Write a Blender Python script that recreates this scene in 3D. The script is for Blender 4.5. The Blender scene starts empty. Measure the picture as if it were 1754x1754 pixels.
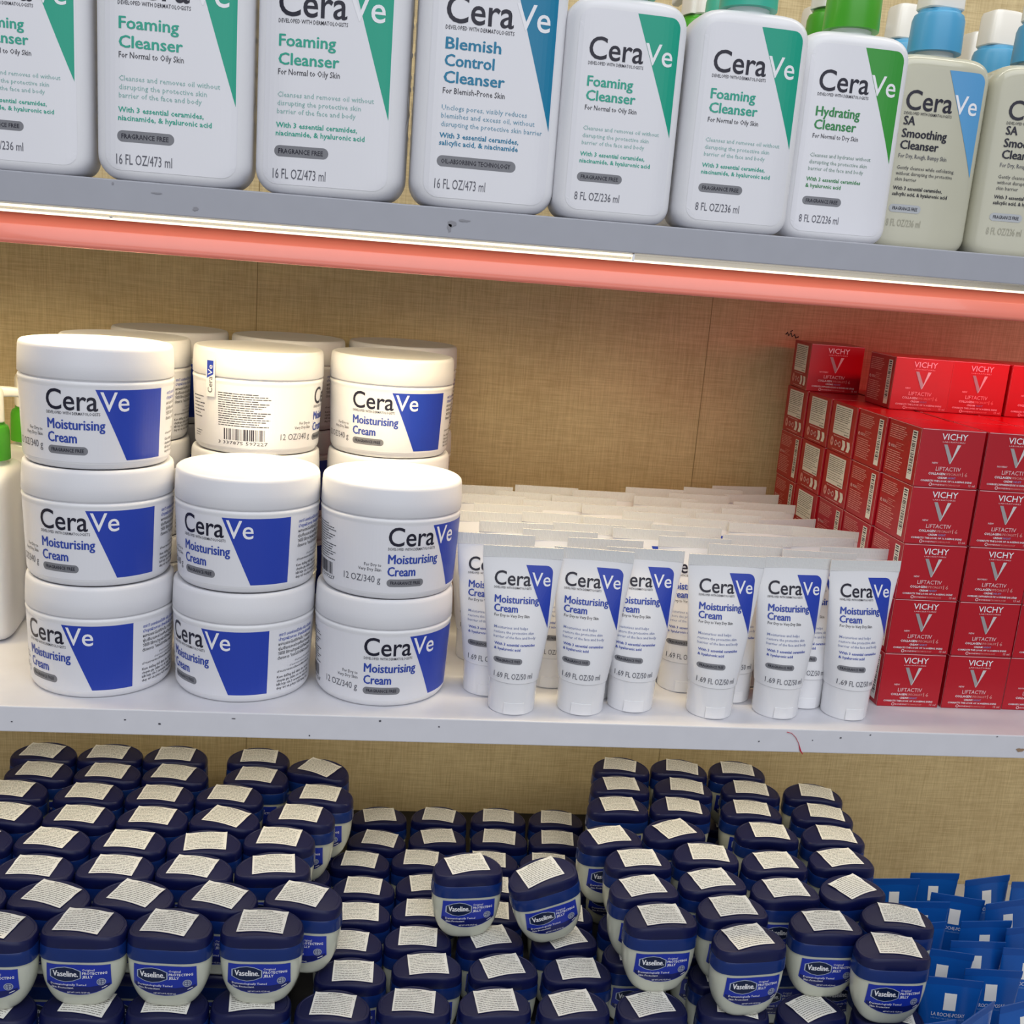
import bpy, bmesh, math, random
from mathutils import Vector, Matrix
random.seed(7)
S = bpy.context.scene
COL = S.collection
PI = math.pi

# ------------------------------------------------------------------ camera
CAM_POS = Vector((0.02609, -0.71003, 0.31788))
CAM_R = Vector((0.99172038, -0.10248763, 0.0773755))
CAM_D = Vector((0.05189789, -0.23127106, -0.97150415))
CAM_F = Vector((0.11746187, 0.96747609, -0.22403734))
FPX = 1838.72
cd = bpy.data.cameras.new('camera'); cam = bpy.data.objects.new('camera', cd); COL.objects.link(cam)
m3 = Matrix((CAM_R, -CAM_D, -CAM_F)).transposed()
cam.matrix_world = Matrix.Translation(CAM_POS) @ m3.to_4x4()
cd.sensor_width = 36; cd.sensor_height = 36; cd.lens = FPX / 1754 * 36; cd.clip_start = 0.01
S.camera = cam

def ray(px, py):
    return CAM_R * ((px - 877) / FPX) + CAM_D * ((py - 877) / FPX) + CAM_F
def onz(px, py, z):
    d = ray(px, py); return CAM_POS + d * ((z - CAM_POS.z) / d.z)
def ony(px, py, y):
    d = ray(px, py); return CAM_POS + d * ((y - CAM_POS.y) / d.y)

# ------------------------------------------------------------------ world, light, exposure
S.view_settings.view_transform = 'Standard'
S.view_settings.look = 'None'
S.view_settings.gamma = 1.0
S.view_settings.use_curve_mapping = False
S.view_settings.exposure = 0.0
W = bpy.data.worlds.new('world'); S.world = W; W.use_nodes = True
W.node_tree.nodes['Background'].inputs[0].default_value = (0.9, 0.93, 1.0, 1)
W.node_tree.nodes['Background'].inputs[1].default_value = 0.24

def area(name, loc, target, sx, sy, power, color, spread=PI):
    l = bpy.data.lights.new(name, 'AREA'); l.shape = 'RECTANGLE'; l.size = sx; l.size_y = sy
    l.energy = power; l.color = color; l.spread = spread
    o = bpy.data.objects.new(name, l); COL.objects.link(o); o.location = loc
    o.rotation_euler = (Vector(target) - Vector(loc)).to_track_quat('-Z', 'Y').to_euler()
    return o
area('ceiling_lamp', (0.3, -1.5, 2.0), (0.15, 0.1, 0.0), 2.6, 1.6, 33, (0.93, 0.955, 1.0))
area('aisle_lamp', (0.2, -2.6, 0.55), (0.2, 0.3, 0.0), 3.4, 1.6, 17, (0.97, 0.975, 1.0))
area('shelf_lamp', (-0.10, 0.06, 0.324), (-0.10, 0.12, 0.0), 0.78, 0.02, 1.4, (1.0, 0.80, 0.46), math.radians(142))
area('added_red_fill', (0.66, 0.10, 0.326), (0.66, 0.2, 0.0), 0.46, 0.02, 0.55, (1.0, 0.03, 0.06), PI * 0.95)  # added red fill that tints the linen above the boxes, not a fitted lamp
area('lower_shelf_lamp', (0.30, 0.10, -0.022), (0.30, 0.22, -0.3), 1.40, 0.02, 0.9, (1.0, 0.88, 0.66), PI * 0.95)
area('upper_shelf_lamp', (0.15, 0.06, 0.72), (0.15, 0.14, 0.35), 1.3, 0.02, 1.2, (1.0, 0.93, 0.8))

# ------------------------------------------------------------------ materials
def lin(h):
    h = h.lstrip('#'); r = []
    for i in (0, 2, 4):
        c = int(h[i:i + 2], 16) / 255
        r.append(c / 12.92 if c <= 0.04045 else ((c + 0.055) / 1.055) ** 2.4)
    return (*r, 1)
MATS = {}
def mat(name, hexc, rough=0.4, metal=0.0, noise=0.0, bump=0.0, scale=300, coat=0.0, spec=0.5, sss=0.0, trans=0.0):
    if name in MATS: return MATS[name]
    m = bpy.data.materials.new(name); m.use_nodes = True
    nt = m.node_tree; b = nt.nodes['Principled BSDF']; c = lin(hexc)
    b.inputs['Base Color'].default_value = c; b.inputs['Roughness'].default_value = rough
    b.inputs['Metallic'].default_value = metal; b.inputs['Coat Weight'].default_value = coat
    b.inputs['Specular IOR Level'].default_value = spec
    if sss:
        b.inputs['Subsurface Weight'].default_value = sss
        b.inputs['Subsurface Radius'].default_value = (0.01, 0.01, 0.008)
        b.inputs['Subsurface Scale'].default_value = 0.5
    if trans: b.inputs['Transmission Weight'].default_value = trans
    if noise or bump:
        tc = nt.nodes.new('ShaderNodeTexCoord'); nz = nt.nodes.new('ShaderNodeTexNoise')
        nz.inputs['Scale'].default_value = scale; nz.inputs['Detail'].default_value = 4
        nt.links.new(tc.outputs['Object'], nz.inputs['Vector'])
        if noise:
            mx = nt.nodes.new('ShaderNodeMix'); mx.data_type = 'RGBA'
            mx.inputs[6].default_value = tuple(x * (1 - noise) for x in c[:3]) + (1,)
            mx.inputs[7].default_value = tuple(min(1, x * (1 + noise)) for x in c[:3]) + (1,)
            nt.links.new(nz.outputs['Fac'], mx.inputs[0]); nt.links.new(mx.outputs[2], b.inputs['Base Color'])
        if bump:
            bp = nt.nodes.new('ShaderNodeBump'); bp.inputs['Strength'].default_value = bump
            bp.inputs['Distance'].default_value = 0.0005
            nt.links.new(nz.outputs['Fac'], bp.inputs['Height']); nt.links.new(bp.outputs[0], b.inputs['Normal'])
    MATS[name] = m; return m

def linen(name, a, bcol):
    m = bpy.data.materials.new(name); m.use_nodes = True; nt = m.node_tree; N = nt.nodes; Lk = nt.links
    b = N['Principled BSDF']; b.inputs['Roughness'].default_value = 0.75
    tc = N.new('ShaderNodeTexCoord')
    facs = []
    for sc in ((40, 1, 900), (900, 1, 40), (14, 14, 14)):
        mp = N.new('ShaderNodeMapping'); mp.inputs['Scale'].default_value = sc
        Lk.new(tc.outputs['Object'], mp.inputs['Vector'])
        nz = N.new('ShaderNodeTexNoise'); nz.inputs['Scale'].default_value = 1.0; nz.inputs['Detail'].default_value = 2
        Lk.new(mp.outputs[0], nz.inputs['Vector']); facs.append(nz.outputs['Fac'])
    ad = N.new('ShaderNodeMath'); ad.operation = 'ADD'; Lk.new(facs[0], ad.inputs[0]); Lk.new(facs[1], ad.inputs[1])
    a2 = N.new('ShaderNodeMath'); a2.operation = 'MULTIPLY_ADD'; Lk.new(facs[2], a2.inputs[0]); a2.inputs[1].default_value = 0.5
    Lk.new(ad.outputs[0], a2.inputs[2])
    mr = N.new('ShaderNodeMapRange'); mr.inputs[1].default_value = 0.85; mr.inputs[2].default_value = 1.7
    Lk.new(a2.outputs[0], mr.inputs[0])
    mx = N.new('ShaderNodeMix'); mx.data_type = 'RGBA'; mx.inputs[6].default_value = lin(a); mx.inputs[7].default_value = lin(bcol)
    Lk.new(mr.outputs[0], mx.inputs[0]); Lk.new(mx.outputs[2], b.inputs['Base Color'])
    bp = N.new('ShaderNodeBump'); bp.inputs['Strength'].default_value = 0.3; bp.inputs['Distance'].default_value = 0.0005
    Lk.new(a2.outputs[0], bp.inputs['Height']); Lk.new(bp.outputs[0], b.inputs['Normal'])
    return m
M_LINEN = linen('linen_board', 'b7a176', 'ddca9c')
M_BOARD = mat('white_melamine', 'd9d9df', 0.35, noise=0.05, scale=60)
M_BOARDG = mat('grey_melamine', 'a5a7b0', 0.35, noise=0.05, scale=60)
M_SEAM = mat('panel_seam', '94825a', 0.8)
M_WHITE = mat('white_plastic', 'e9e9ec', 0.32, noise=0.015, bump=0.05, scale=900)
M_LIDW = mat('white_lid_plastic', 'e4e4e8', 0.38, noise=0.015, bump=0.06, scale=1200)
M_LABEL = mat('white_label_film', 'e6e6eb', 0.28)
M_CAPW = mat('glossy_white_cap', 'ececef', 0.12, coat=0.3)
M_INK = mat('navy_black_ink', '15142a', 0.4)
M_GREYINK = mat('grey_ink', '5c5d68', 0.4)
M_DARKINK = mat('dark_grey_ink', '3a3a44', 0.4)
M_PILL = mat('grey_pill', '7d7e84', 0.4)
M_BLUE = mat('cream_blue', '2440ad', 0.35)
M_BLUETXT = mat('cream_blue_ink', '2b47a8', 0.4)
M_BLUESOFT = mat('soft_blue_ink', '7883ae', 0.4)
M_WINK = mat('white_ink', 'f0f0f4', 0.4)
M_TEAL = mat('foaming_teal', '14a286', 0.35)
M_TEALTXT = mat('foaming_teal_ink', '2fa890', 0.4)
M_TEALSOFT = mat('soft_teal_ink', '8cb9b3', 0.4)
M_OCEAN = mat('blemish_blue', '0f7ca3', 0.35)
M_OCEANSOFT = mat('soft_ocean_ink', '6c9cb4', 0.4)
M_GREEN = mat('hydrating_green', '3a9a3c', 0.35)
M_GREENTXT = mat('hydrating_green_ink', '2f8a4c', 0.4)
M_GREENSOFT = mat('soft_green_ink', '7d9a8e', 0.4)
M_SKY = mat('smoothing_blue', '5b9fd2', 0.35)
M_CAPGREEN = mat('green_cap', '44a022', 0.35)
M_CAPTEAL = mat('teal_cap', '3fb39a', 0.35)
M_CAPBLUE = mat('blue_cap', '4a9bc6', 0.35)
M_PUMP = mat('white_pump', 'e6e4de', 0.22)
M_GEL = mat('cloudy_gel_plastic', 'c2c0ac', 0.18, noise=0.02, scale=40, coat=0.3)
M_GELNECK = mat('clear_neck_plastic', 'cfd0c8', 0.15, coat=0.4)
M_RED = mat('red_carton', 'b50f22', 0.28, noise=0.03, scale=200)
M_REDDARK = mat('dark_red_fold', '7d0a14', 0.4)
M_SILVER = mat('silver_foil', 'b5b0b0', 0.3, metal=0.4)
M_PINKW = mat('pale_pink_ink', 'ecc9cc', 0.4)
M_PINKINK = mat('pink_ink', 'e6a39f', 0.4)
M_PAPER = mat('white_paper', 'f3f1ea', 0.7)
M_PAPERINK = mat('paper_ink', '77756d', 0.7)
M_NAVY = mat('navy_lid', '171a45', 0.48, noise=0.06, bump=0.08, scale=700)
M_NAVYSIDE = mat('navy_lid_side', '0a1144', 0.36, noise=0.04, scale=500)
M_SKIRT = mat('blue_skirt', '102c6c', 0.24, noise=0.15, scale=120)
M_JELLY = mat('milky_jelly_jar', 'cacdbd', 0.2, coat=0.3, sss=0.25)
M_VBLUE = mat('jelly_label_blue', '1930a0', 0.3)
M_VDARK = mat('jelly_label_band', '101a60', 0.3)
M_VBADGE = mat('jelly_badge_navy', '0c1c40', 0.3)
M_POUCH = mat('blue_foil_tube', '1259ae', 0.26, noise=0.06, bump=0.25, scale=120, coat=0.2)
M_POUCHDK = mat('blue_foil_crimp', '0e4c9c', 0.35)
M_ALU = mat('aluminium_profile', 'b9b3a6', 0.25, metal=0.9)
M_RAIL = mat('salmon_rail', 'f08470', 0.22, noise=0.03, scale=80, coat=0.3)
M_THREAD = mat('red_thread', 'c01838', 0.6)
M_SMUDGE = mat('grey_smudge', '8f8f96', 0.6)
M_STAIN = mat('brown_stain', '9a7f66', 0.6)
def emit(name, hexc, st):
    m = bpy.data.materials.new(name); m.use_nodes = True; b = m.node_tree.nodes['Principled BSDF']
    b.inputs['Base Color'].default_value = lin(hexc); b.inputs['Emission Color'].default_value = lin(hexc)
    b.inputs['Emission Strength'].default_value = st; return m
M_LED = emit('lit_led_diffuser', 'fff3d2', 1.3)

# ------------------------------------------------------------------ helpers: objects
def link(name, me, parent=None, loc=(0, 0, 0)):
    o = bpy.data.objects.new(name, me); COL.objects.link(o); o.location = loc
    if parent: o.parent = parent
    return o
def tag(o, label, cat, group=None):
    o['label'] = label; o['category'] = cat
    if group: o['group'] = group
    return o
def kids(o): return [c for c in o.children]
def dup(src):
    c = src.copy(); COL.objects.link(c)
    for k in kids(src):
        d = dup(k); d.parent = c
    return c
def place(src, used, loc, rot, label, cat, group=None):
    o = src if not used else dup(src)
    o.location = loc
    o.rotation_mode = 'XYZ'; o.rotation_euler = rot
    return tag(o, label, cat, group)
class Proto:
    def __init__(s, fn): s.fn = fn; s.root = None
    def put(s, loc, rot, label, cat, group=None):
        if s.root is None:
            s.root = s.fn(); o = s.root
        else: o = dup(s.root)
        for k in ('label', 'category', 'group'):
            if k in o: del o[k]
        o.location = loc; o.rotation_euler = rot
        return tag(o, label, cat, group)

def mesh_from(name, verts, faces, mats, mi=None, smooth=True, angle=0.6):
    me = bpy.data.meshes.new(name); me.from_pydata([tuple(v) for v in verts], [], faces)
    for m in (mats if isinstance(mats, (list, tuple)) else [mats]): me.materials.append(m)
    if mi: me.polygons.foreach_set('material_index', mi)
    if smooth:
        me.polygons.foreach_set('use_smooth', [True] * len(me.polygons))
        me.set_sharp_from_angle(angle=angle)
    me.update(); return me

class MB:
    """collects rings, boxes, tubes into one mesh"""
    def __init__(s): s.v = []; s.f = []; s.mi = []
    def loft(s, rings, mi=0, cap0=True, cap1=True, mis=None):
        n = len(rings[0]); b = len(s.v)
        for r in rings: s.v += [tuple(p) for p in r]
        for i in range(len(rings) - 1):
            for j in range(n):
                k = (j + 1) % n
                s.f.append((b + i * n + j, b + i * n + k, b + (i + 1) * n + k, b + (i + 1) * n + j))
                s.mi.append(mis[i] if mis else mi)
        if cap0: s.f.append(tuple(b + j for j in reversed(range(n)))); s.mi.append(mis[0] if mis else mi)
        if cap1:
            t = b + (len(rings) - 1) * n
            s.f.append(tuple(t + j for j in range(n))); s.mi.append(mis[-1] if mis else mi)
    def lathe(s, prof, n=64, mi=0, cx=0, cy=0, cap0=True, cap1=True, mis=None):
        s.loft([[(cx + r * math.cos(2 * PI * j / n), cy + r * math.sin(2 * PI * j / n), z) for j in range(n)] for r, z in prof], mi, cap0, cap1, mis)
    def box(s, x0, x1, y0, y1, z0, z1, mi=0):
        b = len(s.v)
        s.v += [(x0, y0, z0), (x1, y0, z0), (x1, y1, z0), (x0, y1, z0), (x0, y0, z1), (x1, y0, z1), (x1, y1, z1), (x0, y1, z1)]
        for q in ((0, 3, 2, 1), (4, 5, 6, 7), (0, 1, 5, 4), (1, 2, 6, 5), (2, 3, 7, 6), (3, 0, 4, 7)):
            s.f.append(tuple(b + i for i in q)); s.mi.append(mi)
    def tube(s, pts, r, n=8, mi=0):
        rings = []
        for i, p in enumerate(pts):
            p = Vector(p); t = (Vector(pts[min(i + 1, len(pts) - 1)]) - Vector(pts[max(i - 1, 0)])).normalized()
            a = t.cross(Vector((0, 0, 1)) if abs(t.z) < 0.9 else Vector((1, 0, 0))).normalized(); c = t.cross(a)
            rr = r[i] if isinstance(r, (list, tuple)) else r
            rings.append([p + (a * math.cos(2 * PI * j / n) - c * math.sin(2 * PI * j / n)) * -rr for j in range(n)])
        s.loft(rings, mi)
    def mesh(s, name, mats, angle=0.6, smooth=True):
        me = mesh_from(name, s.v, s.f, mats, s.mi, smooth, angle)
        bm = bmesh.new(); bm.from_mesh(me); bmesh.ops.recalc_face_normals(bm, faces=bm.faces); bm.to_mesh(me); bm.free()
        if smooth: me.set_sharp_from_angle(angle=angle)
        return me
def bevel_box(name, sx, sy, sz, r, mats, seg=2):
    bm = bmesh.new(); bmesh.ops.create_cube(bm, size=1)
    for v in bm.verts: v.co = Vector((v.co.x * sx, v.co.y * sy, (v.co.z + 0.5) * sz))
    bmesh.ops.bevel(bm, geom=bm.edges[:], offset=r, segments=seg, affect='EDGES', profile=0.5)
    me = bpy.data.meshes.new(name); bm.to_mesh(me); bm.free()
    for m in (mats if isinstance(mats, (list, tuple)) else [mats]): me.materials.append(m)
    return me

# ------------------------------------------------------------------ helpers: printing (flat artwork in mm, wrapped on a surface)
_tc = {}
def glyphs(s, off=0.0, res=2):
    k = (s, off, res)
    if k in _tc: return _tc[k]
    cu = bpy.data.curves.new('lettering', 'FONT'); cu.body = s; cu.resolution_u = res; cu.offset = off; cu.fill_mode = 'FRONT'
    o = bpy.data.objects.new('lettering', cu); COL.objects.link(o)
    dg = bpy.context.evaluated_depsgraph_get(); dg.update()
    me = bpy.data.meshes.new_from_object(o.evaluated_get(dg))
    v = [(p.co.x, p.co.y) for p in me.vertices]; f = [tuple(p.vertices) for p in me.polygons]
    bpy.data.objects.remove(o); bpy.data.curves.remove(cu); bpy.data.meshes.remove(me)
    _tc[k] = (v, f); return _tc[k]
_H = glyphs('H'); CAP = max(p[1] for p in _H[0]) - min(p[1] for p in _H[0])

class Art:
    def __init__(s): s.items = []; s.extra = []
    def text(s, t, u, v, cap, w=None, m=None, off=0.0, res=2, layer=3, big=False, right=False, rot=0, bold=0):
        if big and off > 0.015: bold = 0.075; off = 0.0; w = w - 0.075 * cap if w else w
        gv, gf = glyphs(t, off, res)
        if not gv: return s
        x0 = min(p[0] for p in gv); x1 = max(p[0] for p in gv)
        sy = cap / CAP; sx = (w / (x1 - x0)) if w else sy
        ww = (x1 - x0) * sx
        u0 = u - ww if right else u
        pts = [((p[0] - x0) * sx, p[1] * sy) for p in gv]
        if rot:
            c, q = math.cos(rot), math.sin(rot); pts = [(c * a - q * b, q * a + c * b) for a, b in pts]
        for k, sh in enumerate((0, bold, bold / 2) if bold else (0,)):
            s.items.append((m or M_INK, [(a + u0 + sh * cap, b + v + (0.03 * cap if k == 2 else 0)) for a, b in pts], gf, layer + k * 0.4, big))
        return s
    def poly(s, pts, m, layer=1, big=True):
        s.items.append((m, list(pts), [tuple(range(len(pts)))], layer, big)); return s
    def rect(s, u0, v0, u1, v1, m, layer=1, big=False): return s.poly([(u0, v0), (u1, v0), (u1, v1), (u0, v1)], m, layer, big)
    def rrect(s, u0, v0, u1, v1, r, m, layer=1, big=True, n=6):
        p = []
        for cx, cy, a in ((u1 - r, v0 + r, -PI / 2), (u1 - r, v1 - r, 0), (u0 + r, v1 - r, PI / 2), (u0 + r, v0 + r, PI)):
            p += [(cx + r * math.cos(a + PI / 2 * i / n), cy + r * math.sin(a + PI / 2 * i / n)) for i in range(n + 1)]
        return s.poly(p, m, layer, big)
    def ring(s, cu, cv, r0, r1, m, layer=2, n=24, sx=1.0):
        v = []; f = []
        for i in range(n):
            a = 2 * PI * i / n; v += [(cu + sx * r0 * math.cos(a), cv + r0 * math.sin(a)), (cu + sx * r1 * math.cos(a), cv + r1 * math.sin(a))]
        for i in range(n):
            j = (i + 1) % n; f.append((2 * i, 2 * i + 1, 2 * j + 1, 2 * j))
        s.items.append((m, v, f, layer, False)); return s
    def words(s, u0, v0, u1, v1, lines, m, layer=2, fill=0.5, wl=(1.2, 3.2), ragged=0.1, rnd=None):
        """rows of illegibly small printing"""
        rnd = rnd or random; v = []; f = []; dv = (v1 - v0) / lines
        for i in range(lines):
            y = v1 - (i + 0.5) * dv; x = u0; end = u1 - rnd.random() * ragged * (u1 - u0)
            while x < end - 0.4:
                l = min(rnd.uniform(*wl), end - x); h = dv * fill * rnd.uniform(0.75, 1.0) / 2
                b = len(v); v += [(x, y - h), (x + l, y - h), (x + l, y + h), (x, y + h)]; f.append((b, b + 1, b + 2, b + 3))
                x += l + rnd.uniform(0.35, 0.6)
        s.items.append((m, v, f, layer, False)); return s
    def bars(s, u0, v0, u1, v1, m, layer=2, vertical=True, rnd=None, step=0.33):
        rnd = rnd or random.Random(3); v = []; f = []
        a = u0 if vertical else v0; e = u1 if vertical else v1
        while a < e:
            t = step * rnd.choice((1, 1, 2, 3)); b = len(v)
            if vertical: v += [(a, v0), (a + t, v0), (a + t, v1), (a, v1)]
            else: v += [(u0, a), (u1, a), (u1, a + t), (u0, a + t)]
            f.append((b, b + 1, b + 2, b + 3)); a += t + step * rnd.choice((1, 1, 2, 2, 3))
        s.items.append((m, v, f, layer, False)); return s
    def build(s, name, wrap, du=None, dv=None, base=0.00018, step=0.00007):
        """wrap(u_mm, v_mm, offset_m) -> xyz"""
        mats = []; V = []; F = []; MI = []
        for m, v, f, layer, big in s.items:
            if m not in mats: mats.append(m)
            k = mats.index(m)
            if big and (du or dv):
                bm = bmesh.new(); vs = [bm.verts.new((p[0], p[1], 0)) for p in v]
                for q in f:
                    try: bm.faces.new([vs[i] for i in q])
                    except ValueError: pass
                bmesh.ops.triangulate(bm, faces=bm.faces[:])
                for ax, d in ((0, du), (1, dv)):
                    if not d: continue
                    lo = min(p[ax] for p in v); hi = max(p[ax] for p in v); t = math.ceil(lo / d) * d
                    while t < hi:
                        co = (t, 0, 0) if ax == 0 else (0, t, 0); no = (1, 0, 0) if ax == 0 else (0, 1, 0)
                        bmesh.ops.bisect_plane(bm, geom=bm.verts[:] + bm.edges[:] + bm.faces[:], plane_co=co, plane_no=no, dist=1e-6); t += d
                bm.verts.index_update(); v = [(p.co.x, p.co.y) for p in bm.verts]; f = [tuple(w.index for w in q.verts) for q in bm.faces]; bm.free()
            b = len(V)
            V += [tuple(wrap(p[0], p[1], base + step * layer)) for p in v]
            for q in f:
                a = 0.0
                for i in range(len(q)):
                    p, r = v[q[i]], v[q[(i + 1) % len(q)]]; a += p[0] * r[1] - r[0] * p[1]
                F.append(tuple(b + i for i in (q if a >= 0 else reversed(q)))); MI.append(k)
        return mesh_from(name, V, F, mats, MI, smooth=False)

def d_ring(a, b, z, N=48, nf=3.0, nb=2.05):
    r = []
    for j in range(N):
        t = 2 * PI * j / N; c, s_ = math.cos(t), math.sin(t); n = nf if s_ < 0 else nb
        r.append((a * math.copysign(abs(c) ** (2 / n), c), b * math.copysign(abs(s_) ** (2 / n), s_), z))
    return r
def super_ring(a, b, z, n=2.5, N=48, cx=0, cy=0):
    r = []
    for j in range(N):
        t = 2 * PI * j / N; c, s_ = math.cos(t), math.sin(t)
        r.append((cx + a * math.copysign(abs(c) ** (2 / n), c), cy + b * math.copysign(abs(s_) ** (2 / n), s_), z))
    return r
def lerp(a, b, t): return a + (b - a) * t
def interp(tab, x):
    if x <= tab[0][0]: return tab[0][1]
    for (x0, y0), (x1, y1) in zip(tab, tab[1:]):
        if x <= x1: return lerp(y0, y1, (x - x0) / (x1 - x0))
    return tab[-1][1]

# ------------------------------------------------------------------ the setting: display unit
WALL_Y = 0.365
TOP = 0.3499; UNDER = 0.3312; THK = 0.0188; FLOOR = -0.354; RISER = -0.273
def struct(name, me): o = link(name, me); o['kind'] = 'structure'; return o
b = MB(); b.box(-0.60, 1.25, WALL_Y, WALL_Y + 0.015, -0.40, 0.95); struct('wall_back', b.mesh('wall_back', M_LINEN, smooth=False))
b = MB(); b.box(-0.52, -0.50, 0.0, WALL_Y, -0.40, 0.95); struct('wall_left', b.mesh('wall_left', M_LINEN, smooth=False))
b = MB(); b.box(1.15, 1.17, 0.0, WALL_Y, -0.40, 0.95); struct('wall_right', b.mesh('wall_right', M_LINEN, smooth=False))
for i, (px, py) in enumerate(((441, 470), (1218, 540))):
    x = ony(px, py, WALL_Y).x
    b = MB(); b.box(x - 0.0004, x + 0.0004, WALL_Y - 0.0003, WALL_Y + 0.001, -0.38, 0.93)
    struct('trim_%d' % (i + 1), b.mesh('trim', M_SEAM, smooth=False))

def shelf(name, z1, thk, label, m=M_BOARD):
    me = bevel_box(name, 1.648, WALL_Y - 0.0005, thk, 0.0008, m)
    o = link(name, me, None, (0.325, WALL_Y / 2 - 0.0002, z1 - thk)); return tag(o, label, 'shelf')
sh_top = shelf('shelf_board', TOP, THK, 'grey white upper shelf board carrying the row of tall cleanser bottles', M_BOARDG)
sh_mid = shelf('shelf_board', 0.0, THK, 'white middle shelf board carrying cream jars, small tubes and red boxes')
sh_low = shelf('shelf_board', FLOOR, 0.025, 'white lower shelf board under the piles of navy lidded jars')

b = MB(); b.box(-0.46, 0.47, 0.03, WALL_Y - 0.001, FLOOR, RISER); struct('trim_3', b.mesh('trim', mat('gap_shade_riser', '14151c', 0.6), smooth=False))  # added support block, near-black colour stands in for shade between the jars
# marks on the shelf fronts
def mark(name, pts, m, label, cat, r, y=-0.0004, off=0.0):
    b = MB(); b.tube([(p.x, y, p.z) for p in pts], r, 6, 0); return tag(link(name, b.mesh(name, m)), label, cat)
mark('thread', [ony(px, py, -0.0006) for px, py in ((1348, 1254), (1356, 1256), (1363, 1263), (1368, 1273), (1370, 1281), (1371, 1286), (1375, 1292))], M_THREAD,
     'fine red thread hanging over the front edge of the middle shelf', 'thread', [0.00022] * 4 + [0.0004, 0.0006, 0.0003], -0.0006)
def blob(px, py, rx, rz, m, k):
    c = ony(px, py, -0.0003); v = [(c.x, -0.00035, c.z)]; rr = random.Random(k)
    for i in range(14):
        a = 2 * PI * i / 14; q = rr.uniform(0.6, 1.1); v.append((c.x + rx * q * math.cos(a), -0.00035, c.z + rz * q * math.sin(a)))
    return v
for k, (px, py, rx, rz, mi) in enumerate(((774, 383, .003, .0022, 0), (770, 390, .0016, .003, 0), (795, 378, .004, .0008, 0), (193, 314, .0008, .0008, 0), (270, 331, .004, .0006, 0),
        (335, 358, .002, .0012, 0), (190, 372, .0012, .0006, 0), (273, 1240, .0012, .0009, 1), (651, 1235, .001, .0008, 1), (752, 1245, .0007, .0007, 1), (530, 1260, .0006, .0006, 1),
        (1440, 1264, .0009, .0006, 1), (1491, 1259, .0008, .0006, 1), (1708, 1262, .0009, .0005, 1), (1300, 1270, .0008, .0005, 1), (1392, 1268, .0005, .0005, 1), (400, 1231, .0018, .0004, 1),
        (1747, 1285, .004, .0016, 2), (20, 1236, .0008, .0005, 1), (214, 1233, .0009, .0006, 1))):
    src = sh_top if py < 600 else sh_mid
    v = [Vector(q) - src.location for q in blob(px, py, rx, rz, None, k)]
    link('stain' if mi == 2 else 'scuff_mark', mesh_from('scuff', v, [(0, 1 + i, 1 + (i + 1) % 14) for i in range(14)], [(M_SMUDGE, M_DARKINK, M_STAIN)[mi]], None, False), src)
# pen scribble on the back board
sc = []
for px, py in ((1346, 573), (1349, 569), (1351, 575), (1355, 570), (1357, 577), (1361, 573), (1363, 579), (1368, 577)): sc.append(ony(px, py, WALL_Y - 0.0004))
b = MB(); b.tube(sc, 0.0006, 6); b.tube([ony(1354, 568, WALL_Y - 0.0004), ony(1358, 566, WALL_Y - 0.0004)], 0.0005, 6)
tag(link('pen_mark', b.mesh('pen_mark', M_INK)), 'small black pen scribble on the linen board above the red boxes', 'mark')

# light fitting under the upper shelf
lf = link('shelf_light', None, None, (0.3, 0.0, UNDER)); tag(lf, 'long lit aluminium strip and salmon rail under the upper shelf front', 'light')
xs = ony(1083, 452, 0.003).x - 0.3
b = MB()
for x0, x1 in ((-0.8, xs - 0.0006), (xs + 0.0006, 0.8)):
    b.box(x0, x1, 0.0025, 0.006, -0.0010, 0.0); b.box(x0, x1, 0.0018, 0.0058, -0.0048, -0.0044); b.box(x0, x1, 0.0054, 0.006, -0.0048, 0)
link('profile', b.mesh('profile', M_ALU, smooth=False), lf)
b = MB(); b.box(-0.8, 0.8, 0.0014, 0.0052, -0.0056, -0.0042); link('led_strip', b.mesh('led_strip', M_LED, smooth=False), lf)
b = MB(); b.box(-0.8, xs - 0.001, 0.0020, 0.0040, -0.0024, -0.0009); link('led_strip', b.mesh('led_strip', M_LED, smooth=False), lf)
b = MB(); b.box(xs - 0.0008, xs + 0.0008, 0.0012, 0.006, -0.0052, -0.0006); link('joint_clip', b.mesh('joint_clip', M_CAPW, smooth=False), lf)
prof = [(0.0110, -0.0004), (0.0100, -0.0050), (0.0082, -0.0090), (0.0060, -0.0122), (0.0055, -0.0125), (0.0052, -0.0130), (0.0028, -0.0175), (0.0012, -0.0215), (0.0012, -0.0232), (0.0022, -0.0243), (0.0125, -0.0243), (0.0125, -0.0004)]
b = MB(); b.loft([[(x, y, z) for y, z in prof] for x in (-0.8, 0.8)]); link('rail', b.mesh('rail', M_RAIL, angle=0.9), lf)

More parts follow.
